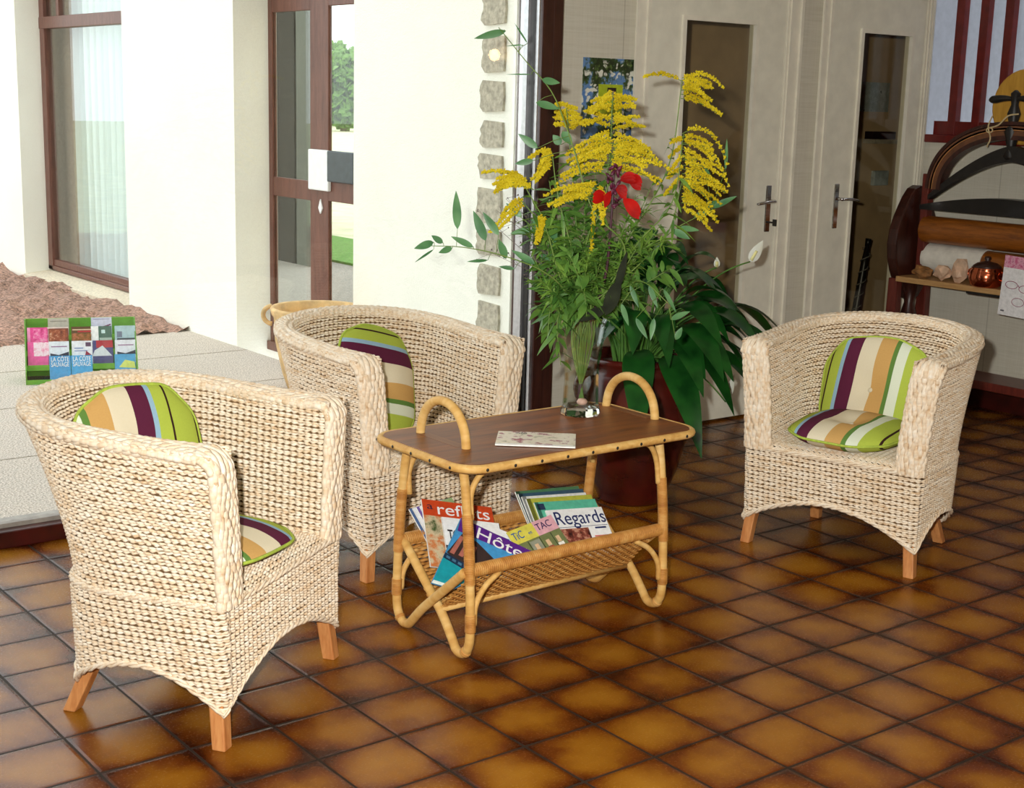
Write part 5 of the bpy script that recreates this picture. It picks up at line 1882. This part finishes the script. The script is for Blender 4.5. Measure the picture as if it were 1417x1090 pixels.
# wiry twigs with specks of buds at the left
for k, (tip, mid) in enumerate((((686, 290), (735, 330)), ((672, 300), (728, 350)), ((700, 275), (745, 320)), ((680, 350), (735, 375)), ((712, 300), (750, 345)))):
    path = stem_path(PX(*tip, -0.08), [PX(782, 390, -0.05), PX(*mid, -0.08)], neck_off(), 40)
    o = MB().tube(path, [0.0012 - 0.0007 * i / 39 for i in range(40)], 5).build('dry_sprig', plain('grey_brown_twig', (110, 96, 84), 0.8), None)
    tag(o, ['wiry dry sprig with tiny buds fanning left of the bouquet, uppermost but two', 'wiry dry sprig with tiny buds reaching furthest left', 'highest wiry dry sprig with tiny buds left of the bouquet',
            'lowest wiry dry sprig with tiny buds left of the bouquet', 'wiry dry sprig with tiny buds nearest to the dark post'][k], 'sprig', 'wiry dry sprigs in the vase')
    m = MB()
    for q in range(26):
        i = br.randint(20, 39)
        d = Vector((br.uniform(-1, 1), br.uniform(-1, 1), br.uniform(-0.6, 1))).normalized() * br.uniform(0.02, 0.05)
        m.tube([path[i], path[i] + d], 0.0005, 3)
        florets(m, path[i] + d, 0.001, 2, 0.002)
    m.build('bud_twig', plain('bud_brown', (96, 84, 80), 0.8), o)

# ================================================================== PEACE LILY in a glazed jar
LX, LY = 2.603, 0.563
pl = empty('potted_peace_lily', (LX, LY, 0))
tag(pl, 'large peace lily in dark red brown glazed jar on the floor behind the table', 'potted plant')
jar = NT('oxblood_glaze')
nz = jar.noise(jar.coord('Object'), 5, 4)
jar.set(jar.ramp(nz, [(0.3, rgb(44, 14, 10)), (0.6, rgb(84, 24, 18)), (0.8, rgb(104, 44, 28))]), 0.18, spec=0.6)
m = MB()
m.lathe([(0.112, 0.0), (0.120, 0.01), (0.165, 0.12), (0.196, 0.24), (0.206, 0.33), (0.202, 0.41), (0.186, 0.475), (0.174, 0.50), (0.186, 0.515), (0.19, 0.53), (0.180, 0.536), (0.166, 0.53), (0.160, 0.50)], 48)
m.build('jar', jar.m, pl, smooth=True)
m = MB()
m.lathe([(0.162, 0.498), (0.08, 0.506), (0.001, 0.508)], 24)
m.build('soil', plain('potting_soil', (70, 46, 32), 1.0, 0.4, 60, bump=0.5), pl)
rgt = Vector((ROT[0][0], ROT[1][0], 0)).normalized()
lug = Quaternion(Vector((0, 0, 1)), 0.45) @ rgt
for s in (-1, 1):
    arc = [lug * (s * (0.182 + 0.052 * math.sin(t))) + Vector((0, 0, 0.43 + 0.055 * math.cos(t))) for t in np.linspace(0.05, PI - 0.05, 14)]
    MB().tube(arc, [0.017] * 14, 10).build('lug_handle', jar.m, pl, smooth=True)
MT['lily_leaf'] = leaf_mat('lily_leaf', (16, 58, 20), (34, 92, 32), 0.28, 0.15)
MT['lily_stalk'] = leaf_mat('lily_stalk', (64, 110, 40), (96, 140, 60), 0.5, 0.1)
MT['spathe'] = leaf_mat('white_spathe', (236, 238, 220), (250, 250, 244), 0.5, 0.35)
pr_ = random.Random(21)
br = random.Random(31)
fol, stk = MB(), MB()
def lily_leaf(az, reach, rise, L, W, droop):
    d = Vector((math.cos(az), math.sin(az), 0))
    a = Vector((0.05 * d.x * pr_.random() * 2, 0.05 * d.y, 0.50))
    b = a + d * reach + Vector((0, 0, rise))
    mid = a + d * reach * 0.35 + Vector((0, 0, rise * 0.85))
    path = bez(a, mid, b, 12)
    stk.tube(path, [0.005 - 0.002 * i / 11 for i in range(12)], 6)
    tg = (path[-1] - path[-3]).normalized()
    leaf(fol, b, tg, L, W, droop, n=12, side=d.cross(Vector((0, 0, 1))) + Vector((0, 0, pr_.uniform(-0.35, 0.35))), fold=0.22, tipk=0.85)
for k in range(96):
    az = 2 * PI * k / 96 * 5 + pr_.uniform(-0.2, 0.2)
    side_ = math.cos(az - math.atan2(rgt.y, rgt.x))
    ks = 1.0 if side_ > -0.2 else 0.55
    lvl = pr_.random()
    lily_leaf(az, (0.05 + 0.17 * lvl) * ks, 0.36 - 0.24 * lvl + pr_.uniform(-0.05, 0.05), pr_.uniform(0.20, 0.29) * (0.6 + 0.4 * ks), pr_.uniform(0.075, 0.105), pr_.uniform(0.5, 0.95))
# long leaves hanging over to the right, as wide as the armchair's arm
a0 = math.atan2(rgt.y, rgt.x)
for da, reach, rise, L, W, dr in ((0.05, 0.24, 0.14, 0.30, 0.11, 0.95), (-0.25, 0.19, 0.10, 0.27, 0.12, 1.0), (0.3, 0.25, 0.20, 0.30, 0.10, 0.9), (-0.5, 0.15, 0.14, 0.26, 0.12, 1.0), (-0.1, 0.27, 0.22, 0.27, 0.09, 0.9),
                                   (-0.8, 0.13, 0.10, 0.27, 0.11, 1.05), (-1.2, 0.16, 0.06, 0.32, 0.11, 1.0), (-1.6, 0.14, 0.08, 0.30, 0.11, 1.1), (-0.35, 0.24, 0.16, 0.30, 0.11, 0.95), (0.6, 0.24, 0.2, 0.30, 0.1, 0.85)):
    lily_leaf(a0 + da, reach, rise, L, W, dr)
fol.build('foliage', MT['lily_leaf'], pl, smooth=True)
stk.build('leaf_stalks', MT['lily_stalk'], pl, smooth=True)
def spathe(px_base, px_tip, w, dep):
    A = Vector(at_depth(*px_base, dep)) - Vector((LX, LY, 0))
    B = Vector(at_depth(*px_tip, dep)) - Vector((LX, LY, 0))
    p = bez((0.02, -0.02, 0.50), (A * 0.45 + Vector((0, 0, 0.42))), A, 16)
    f = MB().tube(p, 0.0028, 6).build('flower_stalk', MT['lily_stalk'], pl, smooth=True)
    m = MB()
    leaf(m, A, B - A, (B - A).length, w, -0.05, n=10, side=(B - A).cross(Vector(ray(*px_base))), fold=0.5, tipk=0.7)
    m.build('spathe', MT['spathe'], f, smooth=True)
    m = MB()
    m.tube([A + (B - A) * 0.08 + Vector((-0.004, -0.004, 0)), A + (B - A) * 0.5 + Vector((-0.008, -0.008, 0.004))], [0.006, 0.005], 8)
    m.build('spadix', plain('spadix_cream', (222, 214, 150), 0.8), f, smooth=True)
spathe((1038, 362), (1056, 334), 0.040, 5.15)
spathe((992, 370), (992, 356), 0.022, 5.1)
spathe((1004, 556), (1016, 520), 0.03, 5.2)

# ================================================================== POSTER on the wall
p0, p1, p2 = at(807, 79, 1, YW), at(883, 84, 1, YW), at(803, 192, 1, YW)
px0, px1, pz1, pz0 = p0[0], p1[0], p0[2], p2[2]
pm = NT('blossom_photo')
tc = pm.coord('Object')
nz = pm.noise(tc, 9, 5, 0.65)
vo = pm.n('ShaderNodeTexVoronoi')
vo.inputs['Scale'].default_value = 30
wp = pm.n('ShaderNodeVectorMath', operation='ADD')
wn_ = pm.n('ShaderNodeTexNoise')
wn_.inputs['Scale'].default_value = 18
pm.l(tc, wn_.inputs['Vector'])
ws = pm.n('ShaderNodeVectorMath', operation='SCALE')
ws.inputs['Scale'].default_value = 0.09
pm.l(wn_.outputs[1], ws.inputs[0])
pm.l(tc, wp.inputs[0])
pm.l(ws.outputs[0], wp.inputs[1])
pm.l(wp.outputs[0], vo.inputs['Vector'])
base = pm.ramp(nz, [(0.40, rgb(84, 128, 190)), (0.47, rgb(104, 144, 196)), (0.52, rgb(58, 84, 40)), (0.60, rgb(26, 36, 20)), (0.66, rgb(96, 124, 58))])
wh = pm.ramp(vo.outputs['Distance'], [(0.34, (1, 1, 1, 1)), (0.44, (0, 0, 0, 1))])
gate = pm.ramp(pm.noise(tc, 14, 3), [(0.44, (0, 0, 0, 1)), (0.50, (1, 1, 1, 1))])
fw = pm.math('MULTIPLY', wh, gate)
pm.set(pm.mix(fw, base, rgb(232, 232, 220)), 0.35)
po = MB().box((0, -0.004, 0), (px1 - px0, 0.0, pz1 - pz0)).build('wall_poster', pm.m)
po.location = (px0, YW - 0.0005, pz0)
tag(po, 'blue and white blossom poster with small portrait on the wall behind the bouquet', 'poster')
w_, h_ = px1 - px0, pz1 - pz0
MB().box((0.28 * w_, -0.0048, 0.30 * h_), (0.72 * w_, -0.004, 0.68 * h_)).build('lime_panel', ink(178, 196, 40), po)
MB().box((0.44 * w_, -0.0054, 0.48 * h_), (0.60 * w_, -0.0048, 0.64 * h_)).build('portrait_frame', ink(40, 24, 24), po)
MB().box((0.48 * w_, -0.0060, 0.485 * h_), (0.56 * w_, -0.0054, 0.60 * h_)).build('portrait', ink(196, 156, 130), po)
MB().box((0.48 * w_, -0.0064, 0.49 * h_), (0.56 * w_, -0.0060, 0.525 * h_)).build('portrait_shirt', ink(90, 96, 130), po)

# ================================================================== MANGLE against the right wall
MX = 4.965
mg = empty('wooden_mangle', (MX, 0.64, 0))
tag(mg, 'antique wooden laundry mangle with rollers and curved leaf spring against the right wall', 'mangle')
MT['mangle_dark'] = wood('dark_mangle_wood', rgb(38, 16, 12), rgb(74, 34, 24), 'Z', 0.35)
MT['mangle_red'] = wood('red_brown_mangle_wood', rgb(78, 24, 18), rgb(118, 46, 34), 'Z', 0.35)
MT['roller'] = wood('orange_roller_wood', rgb(104, 54, 12), rgb(166, 96, 28), 'Y', 0.4)
MT['shelf_wood'] = wood('pale_shelf_wood', rgb(168, 124, 74), rgb(206, 164, 110), 'Y', 0.5)
MT['spring'] = plain('brown_spring_steel', (112, 70, 44), 0.4, 0.15, 20)
MT['spring_line'] = plain('worn_spring_edge', (178, 122, 72), 0.5, 0.15, 20)
for s in (1, -1):
    yb = s * 0.512
    m = MB()
    prof = []
    for k in range(24):
        a = 2 * PI * k / 24
        r = 1 + 0.05 * math.cos(4 * a)
        prof.append((0.155 * math.cos(a) * r - 0.02, 0.785 + 0.265 * math.sin(a) * r))
    m.prism(prof, yb - 0.028 if s > 0 else yb - 0.03, yb + 0.03 if s > 0 else yb + 0.028, 'XZ')
    m.build('end_cheek', MT['mangle_dark'], mg, fix=True, bevel=0.008)
    MB().box((-0.045, yb - s * 0.065 - 0.02, 0.60), (0.0, yb - s * 0.065 + 0.02, 1.12)).build('guide_post', MT['mangle_red'], mg, bevel=0.004)
    for xx in (-0.13, 0.10):
        MB().prism([(yb - 0.035, 0.0), (yb + 0.035, 0.0), (yb + 0.025, 0.62), (yb - 0.025, 0.62)], xx - 0.022, xx + 0.022, 'YZ').build('leg', MT['mangle_red'], mg, fix=True, bevel=0.004)
    m = MB()
    m.lathe([(0.018, 0.30), (0.034, 0.34), (0.022, 0.40), (0.040, 0.44), (0.024, 0.50), (0.036, 0.60)], 16, c=(-0.05, yb - s * 0.03, 0))
    m.build('turned_spindle', MT['mangle_dark'], mg, smooth=True)
MB().box((-0.13, -0.5, 0.16), (0.10, 0.5, 0.20)).build('foot_rail', MT['mangle_red'], mg, bevel=0.004)
def roller(nm, mat, x, z, r, y0, y1):
    m = MB()
    m.lathe([(r * 0.4, y0 - 0.02), (r * 0.4, y0), (r, y0), (r, y1), (r * 0.4, y1), (r * 0.4, y1 + 0.02)], 32, mat=Matrix.Translation((x, 0, z)) @ Matrix.Rotation(-PI / 2, 4, 'X'))
    return m.build(nm, mat, mg, smooth=True)
for o_ in (roller('roller', MT['roller'], -0.02, 0.858, 0.064, -0.44, 0.44), roller('roller', MT['roller'], 0.015, 0.722, 0.062, -0.44, 0.44)):
    md = o_.modifiers.new('edge', 'EDGE_SPLIT')
MB().prism([(-0.135, 0.588), (-0.135, 0.614), (0.13, 0.614), (0.13, 0.588)], -0.50, 0.482, 'XZ', mat=Matrix.Translation((-0.035, 0, 0.021))).build('shelf', MT['shelf_wood'], mg, fix=True, bevel=0.003)
MB().box((-0.178, -0.40, 0.600), (-0.166, 0.08, 0.611)).build('drip_slot', MT['iron'], mg)
# black saddle board and iron yoke
sd = MB()
pts_o = [(y, 0.975 + 0.055 * math.cos(y / 0.46 * PI / 2)) for y in np.linspace(-0.46, 0.46, 30)]
poly = [(-0.46, 0.952)] + pts_o + [(0.46, 0.952)]
sd.prism(poly, -0.06, 0.03, 'YZ')
sd.build('saddle_board', MT['black'], mg, fix=True)
yk = MB()
yy = np.linspace(-0.43, 0.43, 40)
zc = lambda y: 1.01 + 0.225 * (1 - (abs(y) / 0.43) ** 1.5)
yk.prism([(y, zc(y) + 0.012 + 0.022 * (1 - abs(y) / 0.43)) for y in yy] + [(y, zc(y) - 0.012 - 0.028 * (1 - abs(y) / 0.43)) for y in yy[::-1]], -0.045, 0.0, 'YZ')
yk.build('iron_yoke', MT['iron'], mg, fix=True)
# leaf spring of several bent laminations
for k, (dz, mat) in enumerate(((0.0, MT['mangle_dark']), (0.020, MT['spring']), (0.034, MT['spring_line']), (0.046, MT['spring']), (0.062, MT['mangle_dark']))):
    m = MB()
    R1 = 0.445
    th = np.linspace(0.02, PI - 0.02, 60)
    hgt = 0.335
    t0 = 0.010 if mat is not MT['spring_line'] else 0.006
    P = [((R1 - 0.06 + dz) * math.cos(a), 1.04 + (hgt - 0.06 + dz) * math.sin(a) ** 0.85) for a in th]
    Q = [((R1 - 0.06 + dz - 2 * t0) * math.cos(a), 1.04 + (hgt - 0.06 + dz - 2 * t0) * math.sin(a) ** 0.85) for a in th]
    m.prism(P + Q[::-1], -0.05, 0.005, 'YZ')
    m.build('spring_leaf', mat, mg, fix=True)
m = MB()
m.lathe([(0.016, 1.20), (0.03, 1.22), (0.018, 1.26), (0.036, 1.33), (0.02, 1.37), (0.03, 1.41), (0.016, 1.45), (0.022, 1.50), (0.006, 1.515)], 16, c=(-0.025, 0.02, 0))
m.build('pressure_screw', MT['iron'], mg, smooth=True)
m = MB()
m.tube(smooth_path([(-0.025, 0.02, 1.475), (-0.035, 0.07, 1.478), (-0.035, 0.12, 1.472), (-0.03, 0.145, 1.47)], 10), [0.010, 0.010, 0.012, 0.014, 0.016, 0.018, 0.018, 0.017, 0.014, 0.010], 10)
m.tube(smooth_path([(-0.025, 0.02, 1.475), (-0.035, -0.03, 1.478), (-0.035, -0.08, 1.472), (-0.03, -0.105, 1.47)], 10), [0.010, 0.010, 0.012, 0.014, 0.016, 0.018, 0.018, 0.017, 0.014, 0.010], 10)
m.build('screw_handle', MT['iron'], mg, smooth=True)
m = MB()
m.tube(smooth_path([(-0.06, 0.105, 1.40), (-0.072, 0.115, 1.35), (-0.07, 0.10, 1.30), (-0.074, 0.112, 1.26)], 14), 0.0035, 6)
m.tube(smooth_path([(-0.07, 0.108, 1.345), (-0.075, 0.06, 1.36), (-0.07, 0.02, 1.40), (-0.066, -0.03, 1.41)], 14), 0.0035, 6)
m.tube([(-0.07, 0.108 + 0.016 * math.cos(a), 1.335 + 0.012 * math.sin(a)) for a in np.linspace(0, 2 * PI, 12)], 0.003, 6)
m.build('string_tie', plain('raw_string', (206, 184, 140), 0.9), mg)

# round yellow wooden board hanging on the wall behind the mangle's top
dc = at(1415, 148, 0, 5.10)
m = MB()
m.lathe([(0.001, -0.016), (0.165, -0.016), (0.172, -0.010), (0.172, 0.010), (0.165, 0.016), (0.001, 0.016)], 48, mat=Matrix.Rotation(PI / 2, 4, 'Y'))
o = m.build('round_board', wood('yellow_board', rgb(190, 136, 40), rgb(224, 172, 70), 'Z', 0.5, 5))
o.location = (5.13, float(dc[1]), float(dc[2]))
tag(o, 'round yellow wooden board leaning on the stair ledge behind the mangle screw', 'board')

# things lying on the mangle shelf
SHZ = 0.635
m = MB()
m.lathe([(0.0630, -0.165), (0.068, -0.163), (0.070, -0.15), (0.069, 0.15), (0.068, 0.163), (0.0630, 0.165)], 32, mat=Matrix.Rotation(PI / 2, 4, 'X'), cap=False)
o = m.build('cloth_roll', plain('white_linen', (226, 222, 212), 0.9, 0.05, 20, bump=0.2))
o.location = (MX + 0.015, 0.64 + 0.275, 0.722)
tag(o, 'white linen wrapped round the lower roller of the mangle', 'cloth')
def rock(label, name, loc, size, mat, seed, flat=1.0):
    rr = random.Random(seed)
    bm = bmesh.new()
    bmesh.ops.create_icosphere(bm, subdivisions=2, radius=1.0)
    for vv in bm.verts:
        k = 1 + rr.uniform(-0.28, 0.22)
        vv.co = Vector((vv.co.x * size[0] * k, vv.co.y * size[1] * k, vv.co.z * size[2] * k))
    zmin = min(v_.co.z for v_ in bm.verts)
    for vv in bm.verts:
        vv.co.z -= zmin
    me = bpy.data.meshes.new(name)
    bm.to_mesh(me)
    bm.free()
    me.materials.append(mat)
    o = mesh_obj(name, me)
    o.location = loc
    tag(o, label, 'stone' if name == 'stone' else 'wood')
    return o
PINKST = plain('pale_pink_stone', (216, 180, 152), 0.6, 0.15, 14)
def spot(px, py, x):
    return at(px, py, 0, x)
q = spot(1276, 374, 4.84); rock('rough amber brown bark lump at the left end of the mangle shelf', 'bark_lump', (4.84, q[1], SHZ), (0.032, 0.062, 0.030), plain('amber_bark', (142, 98, 54), 0.8, 0.3, 20), 1)
q = spot(1304, 372, 4.83); rock('pale pink faceted stone beside the bark lump on the mangle shelf', 'stone', (4.83, q[1], SHZ), (0.030, 0.046, 0.034), PINKST, 2)
q = spot(1330, 367, 4.84); rock('tall pointed pale pink stone next to the copper pot', 'stone', (4.84, q[1], SHZ), (0.026, 0.042, 0.056), PINKST, 5)
q = spot(1366, 370, 4.84)
cp = empty('copper_pot', (4.84, q[1], SHZ))
tag(cp, 'polished copper pot with dark lid and side handles on the mangle shelf', 'pot')
COP = plain('polished_copper', (206, 112, 78), 0.18, 0.06, 8, metal=1.0)
m = MB()
m.lathe([(0.056, 0.0), (0.070, 0.010), (0.078, 0.038), (0.074, 0.070), (0.066, 0.082), (0.070, 0.088), (0.064, 0.088), (0.060, 0.080)], 40)
m.build('pot_body', COP, cp, smooth=True)
m = MB()
m.lathe([(0.066, 0.086), (0.062, 0.096), (0.045, 0.108), (0.02, 0.114), (0.010, 0.118), (0.016, 0.128), (0.012, 0.138), (0.001, 0.140)], 32)
m.build('lid', plain('dark_lid', (52, 30, 26), 0.35, 0.2), cp, smooth=True)
for s in (-1, 1):
    arc = [(0, s * (0.074 + 0.022 * math.sin(t)), 0.055 + 0.020 * math.cos(t)) for t in np.linspace(0, PI, 12)]
    MB().tube(arc, 0.005, 8).build('pot_handle', COP, cp, smooth=True)
# small dried red flowers and the printed notice hanging from the shelf
q1, q2 = at(1391, 352, 0, 4.72), at(1380, 434, 0, 4.70)
nw = 0.22
nm = frame_matrix(tuple(q2), (0.0, -1.0, -0.04), (0.02, 0.03, 1.0))
m = MB()
hgt = float(np.linalg.norm(q1 - q2))
m.box((0, 0, -0.0012), (nw, hgt, 0.0))
o = m.build('hanging_notice', ink(232, 230, 232))
o.matrix_world = nm
tag(o, 'white printed notice with pink pattern and spectacles drawing hanging from the mangle shelf', 'notice')
MB().box((0, hgt * 0.80, 0.0), (nw, hgt, 0.0005)).build('pink_pattern', photo_mat('pink_pattern', [(0.4, (196, 90, 130)), (0.55, (226, 170, 190)), (0.7, (160, 50, 96))], 60), o)
sp_ = MB()
MAG = ink(150, 50, 92)
for cx, cy, rx, ry in ((0.050, hgt * 0.52, 0.030, 0.016), (0.118, hgt * 0.48, 0.030, 0.016)):
    sp_.tube([(cx + rx * math.cos(a), cy + ry * math.sin(a), 0.0008) for a in np.linspace(0, 2 * PI, 28, endpoint=False)], 0.0014, 5, closed=True)
sp_.tube([(0.079, hgt * 0.51, 0.0008), (0.084, hgt * 0.53, 0.0008), (0.089, hgt * 0.49, 0.0008)], 0.0014, 5)
sp_.tube([(0.092 + 0.03 * math.cos(a), hgt * 0.25 + 0.018 * math.sin(a), 0.0008) for a in np.linspace(0, 2 * PI, 24, endpoint=False)], 0.0012, 5, closed=True)
sp_.build('spectacles_drawing', MAG, o)
MB().box((0.012, hgt * 0.06, 0.0), (0.030, hgt * 0.085, 0.0005)).build('small_print', ink(90, 90, 100), o)

# ================================================================== seen through the right hand door
bb = at(1190, 113, 1, 2.415), at(1227, 155, 1, 2.415)
o = MB().box((0, -0.012, 0), (bb[1][0] - bb[0][0], 0, bb[0][2] - bb[1][2])).build('notice_board', photo_mat('spotted_sheet', [(0.45, (150, 160, 152)), (0.62, (176, 184, 176)), (0.68, (60, 70, 66))], 30))
o.location = (bb[0][0], 2.418, bb[1][2])
tag(o, 'pale spotted sheet on the back room wall seen through the right door glass', 'notice')
bb = at(1196, 178, 1, 2.415), at(1226, 198, 1, 2.415)
o = empty('wall_shelf', (bb[0][0], 2.418, bb[1][2]))
tag(o, 'small dark wall shelf under the spotted sheet seen through the right door glass', 'shelf')
w_ = bb[1][0] - bb[0][0]
MB().box((0, -0.09, 0), (w_, 0, 0.025)).build('shelf_board', plain('grey_shelf', (166, 158, 140), 0.6), o)
MB().box((0.0, -0.07, 0.025), (w_, -0.01, 0.07)).build('shelf_rack', MT['black'], o)
bb = at(1206, 236, 1, 2.415), at(1224, 256, 1, 2.415)
o = MB().box((0, -0.03, 0), (bb[1][0] - bb[0][0], 0, bb[0][2] - bb[1][2])).build('switch_box', plain('pale_switch', (170, 184, 186), 0.4), bevel=0.005)
o.location = (bb[0][0], 2.418, bb[1][2])
tag(o, 'pale square switch box on the back room wall seen through the right door glass', 'switch')
a, b = at(1202, 330, 1, 1.95), at(1184, 432, 1, 1.95)
b2 = a + (b - a) * (a[2] / (a[2] - b[2]))
um = empty('furled_umbrella', tuple(b2))
tag(um, 'black furled umbrella standing behind the right door glass', 'umbrella')
A = Vector(a - b2)
MB().tube([(0, 0, 0), tuple(A * 0.12), tuple(A * 0.2), tuple(A * 0.8), tuple(A * 0.95)], [0.006, 0.012, 0.026, 0.020, 0.012], 10).build('canopy', MT['black'], um, smooth=True)
MB().tube([tuple(A * 0.94), tuple(A * 1.0)], [0.014, 0.017], 10).build('handle', MT['black'], um, smooth=True)
m = MB()
m.tube([tuple(A * (0.2 + 0.75 * i / 60) + Vector((0.024 * math.cos(i * 0.8), 0.024 * math.sin(i * 0.8), 0))) for i in range(60)], 0.003, 5)
m.build('strap', plain('grey_strap', (120, 118, 112), 0.6), um)

# ================================================================== twin wall lamp mirrored in the glazing
t = NT('warm_lamp_glass')
em = t.n('ShaderNodeEmission')
em.inputs[0].default_value = (1.0, 0.62, 0.28, 1)
em.inputs[1].default_value = 26
t.l(em.outputs[0], t.out.inputs[0])
def lamp(y, z, label):
    o = empty('wall_lamp', (XR, y, z))
    tag(o, label, 'lamp', 'warm wall lamps on the right wall')
    m = MB()
    m.lathe([(0.001, 0.0), (0.045, 0.0), (0.04, 0.015), (0.001, 0.02)], 20, mat=Matrix.Rotation(-PI / 2, 4, 'Y'))
    m.tube([(0, 0, 0), (-0.06, 0, 0.0), (-0.085, 0, 0.03)], 0.007, 8)
    m.build('bracket', MT['chrome'], o)
    b = MB()
    b.lathe([(0.001, -0.03), (0.026, -0.02), (0.038, 0.012), (0.024, 0.040), (0.001, 0.05)], 20, c=(-0.085, 0, 0.06))
    b.build('bulb', t.m, o, smooth=True)
for px_, lab in ((685, 'warm wall lamp on the right wall nearer the photographer'), (723, 'warm wall lamp on the right wall nearer the doors')):
    g = at(px_, 77, 1, YG + 0.068)
    d = ray(px_, 77)
    r = np.array([d[0], -d[1], d[2]])
    k = (XR - 0.085 - g[0]) / r[0]
    p = g + r * k
    lamp(float(p[1]), float(p[2]) - 0.065, lab)
